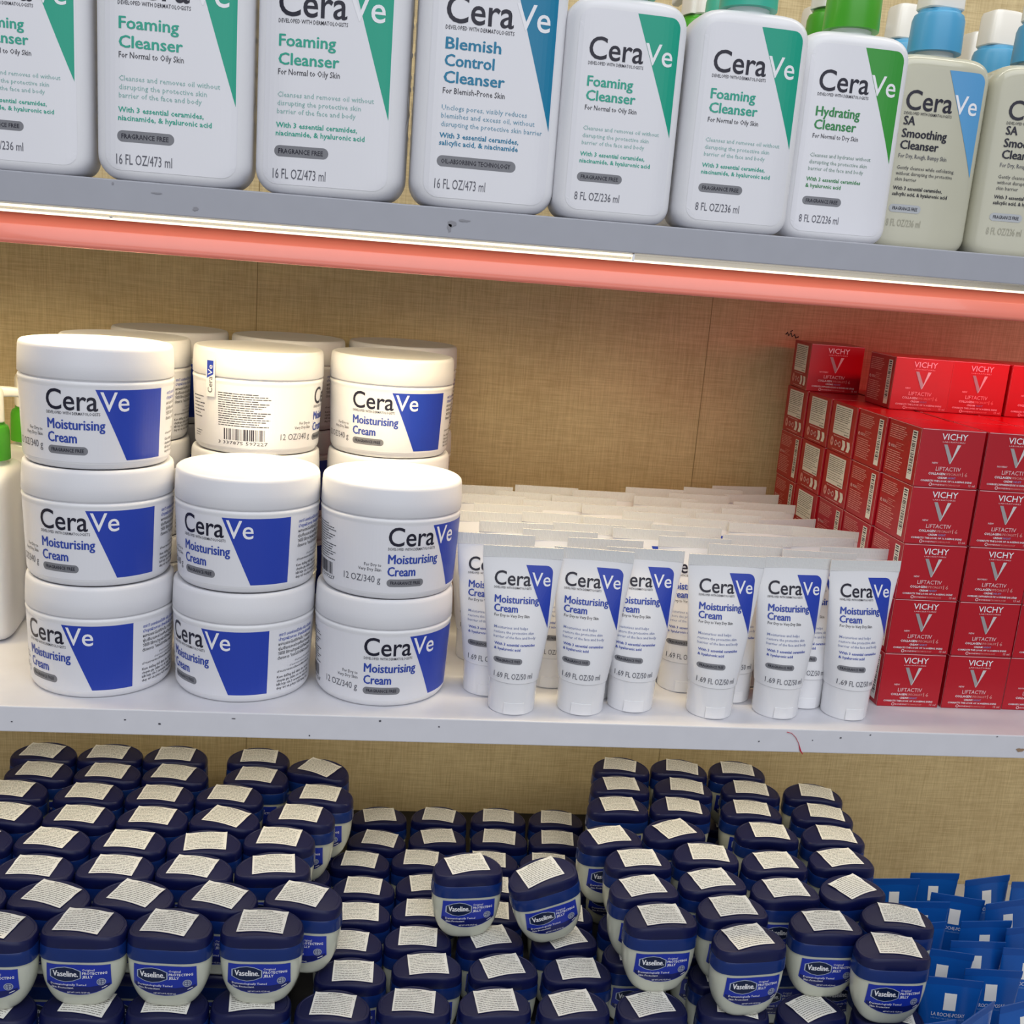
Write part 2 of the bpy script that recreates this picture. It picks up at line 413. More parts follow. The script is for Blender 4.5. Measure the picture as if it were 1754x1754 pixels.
# ------------------------------------------------------------------ cream jars
JH = 0.0815
def jar_r(z): return lerp(0.0484, 0.0505, (z - 0.004) / 0.051)
def jar_art():
    A = Art()
    A.poly([(-150, 5.2), (150, 5.2), (150, 54.6), (-150, 54.6)], M_LABEL, 0)
    A.poly([(18.5, 6.6), (46.5, 6.6), (46.5, 54.4), (-1.8, 54.4)], M_BLUE, 1)
    A.text('Cera', -34.4, 40.2, 13.2, 34.2, M_INK, 0.009, 4, big=True); A.text('Ve', 1.2, 40.2, 12.6, 18.6, M_WINK, 0.006, 4, big=True)
    A.text('DEVELOPED WITH DERMATOLOGISTS', -34.4, 37.0, 1.9, 35.5, M_INK, 0.005, 1)
    A.text('Moisturising', -34.2, 27.2, 6.6, 38.5, M_BLUETXT, 0.022, 2, big=True); A.text('Cream', -34.2, 18.2, 6.6, 20.5, M_BLUETXT, 0.022, 2, big=True)
    A.rrect(-34.4, 10.2, -6.8, 15.8, 2.8, M_PILL, 1); A.text('FRAGRANCE FREE', -31.8, 11.9, 2.3, 22.4, M_INK, 0.012, 1)
    A.text('For Dry to', -38.6, 24.6, 2.2, 12.5, M_DARKINK, 0.005, 1, right=True); A.text('Very Dry Skin', -38.6, 21.2, 2.2, 17, M_DARKINK, 0.005, 1, right=True)
    A.text('12 OZ/340 g', -38.8, 12.8, 4.8, 29, M_GREYINK, 0.0, 2, right=True)
    th = ['เซราวี มอยซ์เจอร์ไรซิ่ง ครีม เนื้อครีม', 'บำรุงผิวกาย สำหรับผิวแห้ง', 'ผสานเซราไมด์ที่จำเป็น 3 ชนิดและ', 'ชุ่มชื้นและช่วยฟื้นบำรุงผิว', 'วิธีใช้ ใช้ทาบำรุงผิวได้ทั้งผิวหน้า', 'ต้องการ โดยไม่ทำให้ผิวเหนียว']
    for i, t in enumerate(th): A.text(t, 54, 49.2 - i * 3.6, 2.0, 36, M_BLUETXT if i < 2 else M_DARKINK, 0.012, 1)
    A.text('อ่านรายละเอียดเพิ่มเติม', 70, 26.6, 1.2, 22, M_GREYINK, 0, 1); A.text('อ่านรายละเอียดเพิ่มเติม', 65, 24.0, 1.2, 26, M_GREYINK, 0, 1); A.text('อ่านรายละเอียดเพิ่มเติมที่', 54, 21.2, 1.4, 36, M_DARKINK, 0.01, 1)
    for i, t in enumerate(('Kem dưỡng thể dành cho da khô', 'chuyên gia chăm sóc da toàn diện', 'kết hợp của 3 ceramides thiết yếu', 'duy trì và phục hồi hàng rào')): A.text(t, 54, 16.8 - i * 2.9, 1.8, 36, M_DARKINK, 0.012, 1)
    rr = random.Random(5)
    A.words(-118, 22, -76, 49, 15, M_DARKINK, 2, 0.42, (1.5, 5), 0.35, rr)
    A.bars(-113, 11.5, -80, 20.5, M_INK, 2, True, random.Random(9)); A.text('3 337875 597227', -118, 8.0, 2.6, 40, M_INK, 0, 1)
    A.words(-150, 25, -132, 44, 7, M_GREYINK, 2, 0.35, (1.5, 5), 0.4, rr); A.words(-148, 10, -134, 16, 3, M_GREYINK, 2, 0.35, (2, 5), 0.5, rr)
    return A
def jar_wrap(u, v, o):
    z = v / 1000; r = jar_r(z) + o; a = u / 1000 / 0.0503 - PI / 2
    return (r * math.cos(a), r * math.sin(a), z)
_jm = {}
def jar_meshes():
    if _jm: return _jm
    b = MB(); b.lathe([(0.0405, 0.0010), (0.0440, 0.0), (0.0462, 0.0006), (0.0474, 0.0022), (0.0482, 0.0038)] + [(jar_r(z), z) for z in (0.0045, 0.010, 0.02, 0.03, 0.04, 0.052, 0.0548)] + [(0.0508, 0.0562), (0.05105, 0.0572), (0.0508, 0.0584), (0.0500, 0.0590), (0.0488, 0.0592), (0.0486, 0.0612)], 144)
    _jm['body'] = b.mesh('jar_body', M_WHITE, 0.9)
    b = MB(); b.lathe([(0.0486, 0.0604), (0.0508, 0.0604), (0.0511, 0.0608), (0.05085, 0.0700), (0.0504, 0.0785), (0.0499, 0.0803), (0.0489, 0.0813), (0.0478, 0.0815), (0.0470, 0.0812), (0.0455, 0.0808), (0.0100, 0.0807)], 96)
    _jm['lid'] = b.mesh('jar_lid', M_LIDW, 0.9)
    _jm['label'] = jar_art().build('jar_label', jar_wrap, 2.5, None)
    A = Art(); A.rrect(-129, 44, -120, 74, 0.5, M_LABEL, 6, n=2); A.poly([(-128, 58), (-121.5, 61.5), (-121.5, 72), (-128, 72)], M_BLUE, 7); A.text('Cera', -122.4, 47, 4.4, 12.5, M_INK, 0, 2, 8, rot=PI / 2); A.text('Ve', -122.4, 60.6, 4.4, 8, M_WINK, 0, 2, 8, rot=PI / 2)
    def w2(u, v, o):
        x, y, z = jar_wrap(u, v, o); k = 0.0513 + o; a = u / 1000 / 0.0503 - PI / 2; return (k * math.cos(a), k * math.sin(a), z)
    _jm['seal'] = A.build('seal_sticker', w2, 2.0, None)
    return _jm
def make_jar():
    J = jar_meshes(); r = link('cream_jar', None)
    link('body', J['body'], r); link('lid', J['lid'], r); link('label', J['label'], r); s_ = link('seal_sticker', J['seal'], r); return r
JAR = Proto(make_jar)
xs3 = (-0.17696, -0.07229, 0.03076); y0 = 0.0632
def viewrot(x, y): return -math.atan2(x - CAM_POS.x, y - CAM_POS.y)
def jput(c, row, lev, ang, label, dx=0, dy=0, group='white cream jars stacked in columns', sz=1.0):
    x = xs3[c] + dx; y = y0 + dy
    o = JAR.put((x, y, lev * JH * sz), (0, 0, viewrot(x, y) + math.radians(ang)), label, 'jar', group); o.scale = (1, 1, sz)
colw = ('left', 'middle', 'right')
jput(0, 0, 2, 0.5, 'white cream jar topmost of the front left stack, at shelf left', 0, 0)
jput(0, 0, 1, -8.4, 'white cream jar second from top in the front left stack', 0.0008, 0)
jput(0, 0, 0, -29, 'white cream jar at the base of the front left stack, blue patch turned left', 0.0015, 0.0003)
jput(1, 0, 1, -18, 'white cream jar on top of the front middle stack of two', 0, 0)
jput(1, 0, 0, -33, 'white cream jar at the base of the front middle stack, blue patch turned left', -0.001, 0)
jput(2, 0, 1, 38.4, 'white cream jar on top of the front right stack of two beside the tubes', 0, 0)
jput(2, 0, 0, 24.8, 'white cream jar at the base of the front right stack, blue patch turned right', -0.0015, 0.001)
ROWP = {(1, 0): (-0.1875, 0.1875), (1, 1): (-0.0797, 0.1685), (1, 2): (0.0263, 0.1880), (2, 0): (-0.1732, 0.2920), (2, 1): (-0.0682, 0.2908), (2, 2): (0.0353, 0.3120)}
for row, rn in ((1, 'second'), (2, 'back')):
    for c in range(3):
        for lev, ln in ((2, 'topmost'), (1, 'middle'), (0, 'lowest')):
            ang = {(1, 0): -14, (1, 1): 98, (1, 2): 3}.get((row, c), random.uniform(-30, 30)) + (0 if lev == 2 else random.uniform(-12, 12))
            if (row, c, lev) == (1, 1, 2): lab = 'white cream jar with barcode side out, topmost of the middle stack behind'
            elif (row, c, lev) == (1, 2, 2): lab = 'cream lit jar with blue patch facing out, topmost of second row right stack'
            else: lab = 'white cream jar %s of the %s row %s stack' % (ln, rn, colw[c])
            jput(c, row, lev, ang, lab, ROWP[row, c][0] - xs3[c] + (0 if lev == 2 else random.uniform(-0.0006, 0.0006)), ROWP[row, c][1] - y0, sz=0.977)

# ------------------------------------------------------------------ cleanser bottles
def bottle_dims(big): return (0.094, 0.056, 0.172, 0.016, 0.022) if big else (0.0785, 0.046, 0.1360, 0.012, 0.0155)
def prof_ab(z, big):
    w, d, h, rb, rt = bottle_dims(big)
    def ed(half, r0, r1):
        x = half
        if z < r0: x = half - r0 + math.sqrt(max(0, r0 * r0 - (r0 - z) ** 2))
        if z > h - r1: x = half - r1 + math.sqrt(max(0, r1 * r1 - (z - h + r1) ** 2))
        return x
    return ed(w / 2, rb, rt), ed(d / 2, 0.006, 0.008)
BN = 4.5
def bottle_wrap(big):
    def wr(u, v, o):
        z = v / 1000; a, b_ = prof_ab(z, big); x = u / 1000
        return (x, -b_ * (1 - min(0.999, abs(x / a)) ** BN) ** (1 / BN) - o, z)
    return wr
def bottle_body(big, m, mneck):
    w, d, h, rb, rt = bottle_dims(big); b = MB(); zs = []
    for i in range(9): zs.append(rb * (1 - math.cos(PI / 2 * i / 8)) + 0.0002)
    zs += [lerp(rb, h - rt, t) for t in (0.15, 0.3, 0.45, 0.6, 0.75, 0.9)]
    for i in range(10): zs.append(h - rt + rt * math.sin(PI / 2 * i / 9) - (0.0002 if i == 9 else 0))
    rings = []
    for z in zs:
        a, c = prof_ab(z, big); rings.append(super_ring(a, c, z, BN, 72))
    b.loft(rings)
    rn = 0.0155 if big else 0.0140
    b.lathe([(rn + 0.004, h - 0.001), (rn + 0.001, h + 0.001), (rn, h + 0.003), (rn, h + 0.0095), (rn - 0.002, h + 0.0095)], 40, 1)
    # raised lettering on both sides
    gv, gf = glyphs('CeraVe', -0.01, 2); x0 = min(p[0] for p in gv); x1 = max(p[0] for p in gv); L = h * 0.62
    sc_ = L / (x1 - x0)
    for sd in (1, -1):
        k = len(b.v)
        for p in gv:
            t = (p[0] - x0) * sc_; q = (p[1] - 0.35) * sc_ * 0.62
            z = h * 0.80 - t; y = (q if sd > 0 else -q) * -1
            a, c = prof_ab(z, big); x = a * (1 - min(0.99, abs(y / c)) ** BN) ** (1 / BN)
            b.v.append((sd * (x + 0.0008), y, z))
        for f in gf: b.f.append(tuple(k + i for i in f)); b.mi.append(0)
    return b.mesh('bottle_body', [m, mneck], 0.7)
def copy_block(A, big, head, headm, sub, copy, copym, withl, pill, vol, hv, cv, wv, pv, vv, subm=M_DARKINK, hw=None, tri=None, trim_=M_TEAL, logov=97.4, base=True, pillm=M_PILL, volm=M_GREYINK, hc=6.0):
    k = 1.2 if big else 1.0; L = -25.6 * k
    h = 172 if big else 136
    if base: A.rrect(-33 * k, 6, 33 * k, h - 9, 8 * k, M_LABEL, 0)
    t0, tb = tri; r = 6.5 * k; tr = [(32 * k, tb), (32 * k, t0 - r)]
    tr += [(32 * k - r + r * math.cos(a * PI / 12), t0 - r + r * math.sin(a * PI / 12)) for a in range(1, 7)] + [(3 * k, t0)]
    A.poly(tr, trim_, 1)
    A.text('Cera', -26 * k, logov, 13.0 * k, 35.0 * k, M_INK, 0.009, 4, big=True); A.text('Ve', 9.9 * k, logov, 12.5 * k, 18.4 * k, M_WINK, 0.006, 4, big=True)
    A.text('DEVELOPED WITH DERMATOLOGISTS', -26 * k, logov - 3.4 * k, 1.9 * k, 35.6 * k, M_INK, 0.005, 1)
    for (t, w), v in zip(head, hv): A.text(t, L, v, hc * (1.12 if big else 1), w * k, headm, 0.022, 2, big=True)
    A.text(sub[0], L, sub[2], 2.9 * k, sub[1] * k, subm, 0.006, 1)
    for (t, w), v in zip(copy, cv): A.text(t, L, v, 2.5 * k, w * k, copym, 0.0, 1)
    for (t, w), v in zip(withl, wv): A.text(t, L - 0.5, v, 2.5 * k, w * k, headm, 0.018, 1)
    A.rrect(L - 1.2, pv - 2.8 * k, L - 1.2 + pill[1] * k, pv + 2.8 * k, 2.75 * k, pillm, 1)
    A.text(pill[0], L + 1.2 * k, pv - 1.15 * k, 2.3 * k, (pill[1] - 5) * k, M_INK, 0.014, 1)
    A.text(vol[0], L - 1.8, vv, 4.9 * k, vol[1] * k, volm, 0.0, 2)
    return A
def art_foaming(big):
    A = Art(); cp = [('Cleanses and removes oil without', 50), ('disrupting the protective skin', 43.5), ('barrier of the face and body', 41)]
    wl = [('With 3 essential ceramides,', 42.5), ('niacinamide, & hyaluronic acid', 46.5)]
    if big: return copy_block(A, 1, [('Foaming', 29.5), ('Cleanser', 31.5)], M_TEALTXT, ('For Normal to Oily Skin', 32, 71.0), cp, M_TEALSOFT, wl, ('FRAGRANCE FREE', 28.5), ('16 FL OZ/473 ml', 28), (87.5, 76.8), (58, 53, 48.2), (40, 35.2), 26, 9.5, tri=(160, 49), logov=105)
    return copy_block(A, 0, [('Foaming', 29.8), ('Cleanser', 32.2)], M_TEALTXT, ('For Normal to Oily Skin', 33.6, 67), cp, M_TEALSOFT, wl, ('FRAGRANCE FREE', 29.5), ('8 FL OZ/236 ml', 29.5), (81.2, 72.7), (54.9, 50.4, 46.1), (39.2, 35.0), 26.3, 12, tri=(126.5, 55))
def art_blemish():
    return copy_block(Art(), 1, [('Blemish', 29), ('Control', 26), ('Cleanser', 32)], M_OCEAN, ('For Blemish-Prone Skin', 32.5, 68.5), [('Unclogs pores, visibly reduces', 45), ('blemishes and excess oil, without', 49.5), ('disrupting the protective skin barrier', 54)], M_OCEANSOFT,
        [('With 3 essential ceramides,', 42), ('salicylic acid, & niacinamide', 42)], ('OIL-ABSORBING TECHNOLOGY', 42), ('16 FL OZ/473 ml', 27), (94.5, 84.6, 74.8), (58.8, 54, 49), (42.2, 37.8), 28.2, 11.5, tri=(158, 52), trim_=M_OCEAN, logov=110)
def art_hydrating():
    return copy_block(Art(), 0, [('Hydrating', 31), ('Cleanser', 29.5)], M_GREENTXT, ('For Normal to Dry Skin', 32, 67), [('Cleanses and hydrates without', 43), ('disrupting the protective skin', 41), ('barrier of the face and body', 39)], M_GREENSOFT,
        [('With 3 essential ceramides', 38.5), ('& hyaluronic acid', 25)], ('FRAGRANCE FREE', 27.5), ('8 FL OZ/236 ml', 28), (81.2, 72.7), (54.9, 50.4, 46.1), (39.2, 35.0), 26.3, 12, tri=(126.5, 55), trim_=M_GREEN)
def art_smoothing():
    return copy_block(Art(), 0, [('SA', 8.5), ('Smoothing', 34), ('Cleanser', 29)], M_INK, ('For Dry, Rough, Bumpy Skin', 36.5, 64.5), [('Gently cleanses while exfoliating,', 44), ('without disrupting the protective', 43), ('skin barrier', 16)], M_DARKINK,
        [('With 3 essential ceramides,', 37.5), ('salicylic acid, & hyaluronic acid', 42)], ('FRAGRANCE FREE', 24), ('8 FL OZ/236 ml', 26), (87, 78.5, 70.5), (56.6, 52.6, 48.6), (42.4, 38.4), 29.5, 17, tri=(126, 55), trim_=M_SKY, base=False, pillm=mat('pale_pill', 'b3b7bb', 0.4), volm=mat('pale_ink', 'a9a795', 0.4), subm=M_GREYINK, hc=5.8)
ARTS = {'foam16': (lambda: art_foaming(1), 1), 'foam8': (lambda: art_foaming(0), 0), 'blem16': (art_blemish, 1), 'hyd8': (art_hydrating, 0), 'sa8': (art_smoothing, 0)}
_bm = {}
def cached(k, fn):
    if k not in _bm: _bm[k] = fn()
    return _bm[k]
def pump(parent, big, mcap, turn, kind='pump'):
    h = bottle_dims(big)[2] + 0.0040
    def collar():
        b = MB(); b.lathe([(0.0165, 0.0), (0.0188, 0.0), (0.0188, 0.003), (0.0183, 0.022), (0.0172, 0.0255), (0.0150, 0.0270), (0.0146, 0.0288), (0.0128, 0.0292), (0.0120, 0.0295)], 48); return b.mesh('pump_collar', mcap, 0.5)
    c = link('pump_collar', cached('collar' + mcap.name, collar), parent, (0, 0, h))
    def head():
        b = MB(); rs = []
        for z, a, d in ((0.0290, 0.0138, 0.0115), (0.0300, 0.0146, 0.0122), (0.0520, 0.0142, 0.0118), (0.0550, 0.0132, 0.0110), (0.0562, 0.0100, 0.0085)): rs.append(super_ring(a, d, z, 4.5, 40))
        b.loft(rs); b.loft([super_ring(0.0085, 0.0035, z, 4, 24, 0, 0.0125) for z in (0.0295, 0.050, 0.053)]); return b.mesh('pump_head', M_PUMP, 0.5)
    hd = link('pump_head', cached('head', head), parent, (0, 0, h))
    def noz():
        b = MB(); rs = []
        for x, z, a, c in ((0.008, 0.0520, 0.006, 0.0042), (0.020, 0.0518, 0.0055, 0.0038), (0.032, 0.0505, 0.0045, 0.0032), (0.041, 0.0475, 0.0040, 0.0030)):
            rs.append([(x, p[0], z + p[1]) for p in super_ring(a, c, 0, 3.5, 20)])
        b.loft(rs); return b.mesh('nozzle', M_PUMP, 0.5)
    link('nozzle', cached('nozzle', noz), hd)
    hd.rotation_euler = (0, 0, turn)
def make_bottle(kind, mcap, turn=0.3):
    def fn():
        big = ARTS[kind][1]; gel = kind == 'sa8'
        r = link('cleanser_bottle', None)
        link('bottle_body', cached('body%d%d' % (big, gel), lambda: bottle_body(big, M_GEL if gel else M_WHITE, M_GELNECK if gel else M_WHITE)), r)
        link('label', cached('art' + kind, lambda: ARTS[kind][0]().build('bottle_label', bottle_wrap(big), 3.0, 2.5)), r)
        pump(r, big, mcap, turn); return r
    return Proto(fn)
PB = {'foam16': make_bottle('foam16', M_CAPTEAL), 'foam8': make_bottle('foam8', M_CAPTEAL), 'blem16': make_bottle('blem16', mat('ocean_cap', '1f86ac', 0.35)), 'hyd8': make_bottle('hyd8', M_CAPGREEN, 1.9), 'sa8': make_bottle('sa8', M_CAPBLUE, 0.12)}
GB = 'cleanser bottles on the upper shelf'
def bput(kind, x, yf, deg, label, z=TOP, group=GB):
    d = bottle_dims(ARTS[kind][1])[1]
    PB[kind].put((x, yf + d / 2, z), (0, 0, math.radians(deg)), label, 'bottle', group)
bput('foam8', -0.2058, 0.004, 0, 'white foaming cleanser bottle cut off by the left picture edge')
bput('foam16', -0.1165, 0.003, 0, 'large white foaming cleanser bottle second from left on the upper shelf')
bput('foam16', -0.0195, 0.004, -7, 'large white foaming cleanser bottle turned so raised lettering on its side shows')
bput('blem16', 0.0775, 0.003, 3, 'large white blemish control cleanser bottle with ocean blue wedge')
bput('foam8', 0.1628, 0.003, 3, 'small white foaming cleanser bottle right beside the ocean blue wedge bottle')
bput('foam8', 0.2436, 0.003, 2, 'small white foaming cleanser bottle next to the green capped bottle')
bput('hyd8', 0.3245, 0.029, 1, 'white hydrating cleanser bottle with green wedge and green cap in front')
bput('sa8', 0.4045, 0.068, 1, 'cloudy gel smoothing cleanser bottle with pale blue wedge and whole pump showing')
bput('sa8', 0.4845, 0.066, -4, 'cloudy gel smoothing cleanser bottle cut off by the right picture edge')
for kind, px, py, d, lab in (('hyd8', 1203, 28, 0.85, 'green collared bottle behind the gap between both small foaming bottles'),
        ('foam8', 1254, 4, 0.77, 'teal collared bottle just behind the second small foaming bottle'),
        ('hyd8', 1425, 36, 0.80, 'green collared bottle directly behind the front green capped bottle'),
        ('sa8', 1404, 46, 0.90, 'blue collared bottle far behind between foaming and hydrating bottles'),
        ('sa8', 1548, 76, 0.876, 'blue collared gel bottle behind and left of the front gel bottle'),
        ('sa8', 1706, 96, 0.873, 'blue collared gel bottle standing behind between the two front gel bottles'),
        ('sa8', 1675, 98, 0.945, 'blue collared gel bottle in the third row behind the front gel bottles')):
    P = CAM_POS + ray(px, py) * d
    bput(kind, P.x, P.y - 0.023, 0, lab)
GL = 'pump bottles at the far left of the middle shelf'
for x, y, lab in ((-0.285, 0.150, 'white pump bottle with green collar at far left, raised side lettering out'), (-0.276, 0.240, 'white pump bottle with green collar standing behind the far left one')):
    PB['hyd8'].put((x, y, 0), (0, 0, math.radians(-84)), lab, 'bottle', GL)

# ------------------------------------------------------------------ cream tubes
TZ0, TZ1, TH = 0.0250, 0.1145, 0.1225
def tube_ab(z):
    t = min(1, max(0, (z - TZ0) / (TZ1 - TZ0)))
    return lerp(0.0184, 0.0290, t ** 0.9), max(0.0009, 0.0184 * (1 - t ** 1.35))
def tube_wrap(u, v, o):
    z = v / 1000; a, b_ = tube_ab(z); x = u / 1000
    return (x, -b_ * math.sqrt(max(0.0, 1 - min(1, (x / a) ** 2))) - o, z)
def tube_art():
    A = Art(); t0, tb, r = 109.5, 64, 5; x1 = 22.4
    A.poly([(x1 - 1.2, tb), (x1, t0 - r)] + [(x1 - r + r * math.cos(a * PI / 12), t0 - r + r * math.sin(a * PI / 12)) for a in range(1, 7)] + [(2.6, t0)], M_BLUE, 1)
    A.text('Cera', -19.6, 95, 9.8, 26.2, M_INK, 0.009, 4, big=True); A.text('Ve', 7.3, 95, 9.4, 13.6, M_WINK, 0.006, 4, big=True)
    A.text('DEVELOPED WITH DERMATOLOGISTS', -19.6, 92.4, 1.5, 26.8, M_INK, 0.005, 1)
    A.text('Moisturising', -18.8, 82.4, 5.2, 32, M_BLUETXT, 0.022, 2, big=True); A.text('Cream', -18.8, 76.0, 5.2, 17, M_BLUETXT, 0.022, 2, big=True)
    A.text('For Dry to Very Dry Skin', -18.2, 72.6, 2.0, 25, M_DARKINK, 0.008, 1)
    for i, (t, w) in enumerate((('Moisturises and helps', 24), ('restore the protective skin', 28.5), ('barrier of the face and body', 30))): A.text(t, -17.8, 64.2 - 3.4 * i, 1.9, w, M_BLUESOFT, 0.003, 1)
    A.text('With 3 essential ceramides', -17, 52.2, 1.9, 29, M_BLUETXT, 0.018, 1); A.text('& hyaluronic acid', -17, 48.8, 1.9, 18.5, M_BLUETXT, 0.018, 1)
    A.rrect(-16.8, 39.2, 3.4, 43.4, 2.05, M_PILL, 1, n=4); A.text('FRAGRANCE FREE', -15.2, 40.4, 1.8, 17, M_INK, 0.014, 1)
    A.text('1.69 FL OZ/50 ml', -15.8, 28.4, 4.0, 27.5, M_GREYINK, 0, 2)
    return A
M_CRIMP = bpy.data.materials.new('ribbed_crimp'); M_CRIMP.use_nodes = True
def _cr():
    nt = M_CRIMP.node_tree; b = nt.nodes['Principled BSDF']; b.inputs['Base Color'].default_value = lin('dededd'); b.inputs['Roughness'].default_value = 0.4
    tc = nt.nodes.new('ShaderNodeTexCoord'); w = nt.nodes.new('ShaderNodeTexWave'); w.inputs['Scale'].default_value = 320; w.bands_direction = 'X'
    bp = nt.nodes.new('ShaderNodeBump'); bp.inputs['Strength'].default_value = 0.5; bp.inputs['Distance'].default_value = 0.0004
    nt.links.new(tc.outputs['Object'], w.inputs['Vector']); nt.links.new(w.outputs['Fac'], bp.inputs['Height']); nt.links.new(bp.outputs[0], b.inputs['Normal'])
_cr()
def make_tube():
    r = link('cream_tube', None)
    b = MB(); rings = []
    for i in range(15):
        z = lerp(TZ0, TZ1, i / 14); a, c = tube_ab(z); rings.append(super_ring(a, c, z, 2, 48))
    b.loft([super_ring(0.0150, 0.0150, TZ0 - 0.0004, 2, 48)] + rings); link('tube_body', b.mesh('tube_body', M_WHITE, 1.2), r)
    b = MB(); b.loft([super_ring(0.0290, 0.00095, TZ1 - 0.0002, 6, 48), super_ring(0.0291, 0.00075, TZ1 + 0.001, 6, 48), super_ring(0.0291, 0.0007, TH, 6, 48)]); link('crimp', b.mesh('tube_crimp', M_CRIMP, 0.5), r)
    b = MB(); b.lathe([(0.0150, 0.0006), (0.0164, 0.0), (0.0171, 0.0007), (0.0173, 0.002), (0.01775, 0.0245), (0.0171, 0.0250), (0.014, 0.0252)], 64); cp = link('flip_cap', b.mesh('flip_cap', M_CAPW, 0.6), r)
    b = MB()
    def cw(u, z, o): a = u / 0.0175 - PI / 2; q = 0.0174 + o; return (q * math.cos(a), q * math.sin(a), z)
    for z0, z1, o0, o1 in ((0.0012, 0.0105, 0.0008, 0.0003),):
        n = 10
        for lo, hi in ((o0, o1),):
            vs = []
            for zz, oo in ((z0, -0.001), (z0, lo), (z1 - 0.001, hi + 0.0002), (z1, -0.001)):
                vs.append([cw(lerp(-0.0075, 0.0075, i / n), zz, oo) for i in range(n + 1)])
            k = len(b.v)
            for row in vs: b.v += row
            for i in range(3):
                for j in range(n): b.f.append((k + i * (n + 1) + j, k + i * (n + 1) + j + 1, k + (i + 1) * (n + 1) + j + 1, k + (i + 1) * (n + 1) + j)); b.mi.append(0)
    link('thumb_tab', b.mesh('thumb_tab', M_CAPW, 0.4), cp)
    link('label', tube_art().build('tube_label', tube_wrap, 2.5, 5.0), r)
    return r
TUBE = Proto(make_tube)
GT = 'small white cream tubes standing on their caps'
def c8(x, y): return 780 + x / 4.176, 820 + y / 4.176
def c1(x, y): return 1180 + x / 4.176, 820 + y / 4.176
ORD = ['first', 'second', 'third', 'fourth', 'fifth', 'sixth', 'seventh', 'eighth', 'ninth', 'tenth', 'eleventh', 'twelfth']
front = [((879, 1226), 0, 'white cream tube leftmost of the six in the front row'), ((999, 1227), -7, 'white cream tube second from left in the front row, slightly turned'),
         ((1086, 1222), -3, 'white cream tube third from left in the front row'), ((1224, 1233), 0, 'white cream tube fourth from left in the front row, apart from the third'),
         ((1339, 1233), 3, 'white cream tube fifth from left in the front row'), ((1459, 1235.5), 6, 'white cream tube rightmost in the front row, before the red boxes'),
         ((833, 1189), 0, 'white cream tube half hidden behind the leftmost front tube'), ((945, 1187.5), -2, 'white cream tube behind the gap of the first and second front tubes'),
         ((1173, 1191), 0, 'white cream tube behind the gap of the third and fourth front tubes'), ((1290, 1194), 2, 'white cream tube behind the gap of the fourth and fifth front tubes'),
         ((1412, 1200), 4, 'white cream tube behind the gap of the fifth and sixth front tubes')]
TP = []
for (px, py), rz, lab in front:
    P = onz(px, py, 0); TP.append((P.x, P.y + 0.0172, rz, lab))
rear = [ # rows from the front backwards: (left, right, y of crimp top), crops c8 / c1
  [c8(345, 325)], [],
]
R8 = [(90, 600, 328, 0), (605, 1110, 400, 0), (45, 545, 250, 0), (600, 1075, 345, -2), (1085, 1565, 350, -2),
      (40, 515, 188, 0), (515, 1000, 245, -4), (945, 1435, 275, -2), (40, 480, 122, 0), (480, 945, 183, 0), (905, 1350, 225, 0),
      (0, 420, 72, 0), (412, 860, 115, -4), (845, 1285, 163, -2), (425, 855, 75, -2), (850, 1240, 108, 0), (1285, 1730, 170, -2), (1265, 1675, 108, 0), (1395, 1800, 278, -3), (1300, 1754, 218, -2)]
R1 = [(20, 445, 130, -2), (275, 590, 100, 8), (50, 435, 185, -1), (440, 680, 170, 10), (140, 550, 242, 0), (410, 870, 220, -3), (470, 915, 288, -2), (-180, 225, 308, -2),
      (220, 690, 332, -2), (690, 1060, 355, 14), (-170, 290, 372, -2), (285, 770, 388, -2), (760, 1270, 420, -12), (395, 885, 472, -2), (-60, 400, 445, -2), (850, 1270, 495, 2)]
cand = []
for l, r_, y, rz in R8: cand.append((*c8((l + r_) / 2, y), rz))
for l, r_, y, rz in R1: cand.append((*c1((l + r_) / 2, y), rz))
for px, py, rz in cand:
    P = onz(px, py, TH); TP.append([P.x, min(P.y, WALL_Y - 0.021), rz, None])
TP = [list(t) for t in TP]
NF = len(front)
front_x = [t[0] for t in TP]
for it in range(500):        # keep neighbouring tubes from pushing into one another
    for i in range(6, len(TP)):
        for j in range(len(TP)):
            if i == j: continue
            dx = TP[i][0] - TP[j][0]; dy = TP[i][1] - TP[j][1]; mind = 0.0372
            if abs(dx) < 0.0585 and abs(dy) < 0.006 :
                s_ = 1 if dy >= 0 else -1; TP[i][1] += 0.0008 * s_
            q = (dx / 0.0480) ** 2 + (dy / 0.0250) ** 2
            if q < 1: TP[i][1] += 0.0010 if dy >= 0 else -0.0010
            d = math.hypot(dx, dy)
            if d < mind:
                k = (mind - d) * 0.25 / max(d, 1e-5); TP[i][0] += dx * k; TP[i][1] += dy * k
        TP[i][1] = min(max(TP[i][1], 0.03), WALL_Y - 0.0195)
        if i < NF: TP[i][0] += (front_x[i] - TP[i][0]) * 0.3
        TP[i][0] = min(max(TP[i][0], 0.1075), 0.394 if TP[i][1] < 0.16 else 0.372)
rest = sorted(range(NF, len(TP)), key=lambda i: -TP[i][1])
rows = []
for i in rest:
    if not rows or rows[-1][0] - TP[i][1] > 0.022: rows.append([TP[i][1], []])
    rows[-1][1].append(i)
for k, (yy, ids) in enumerate(rows):
    ids.sort(key=lambda i: TP[i][0])
    for n, i in enumerate(ids):
        TP[i][3] = 'white cream tube with ribbed end up, %s in the %s row from back' % (ORD[n], ORD[k])
for x, y, rz, lab in TP: TUBE.put((x, y, 0), (0, 0, math.radians(rz)), lab, 'tube', GT)

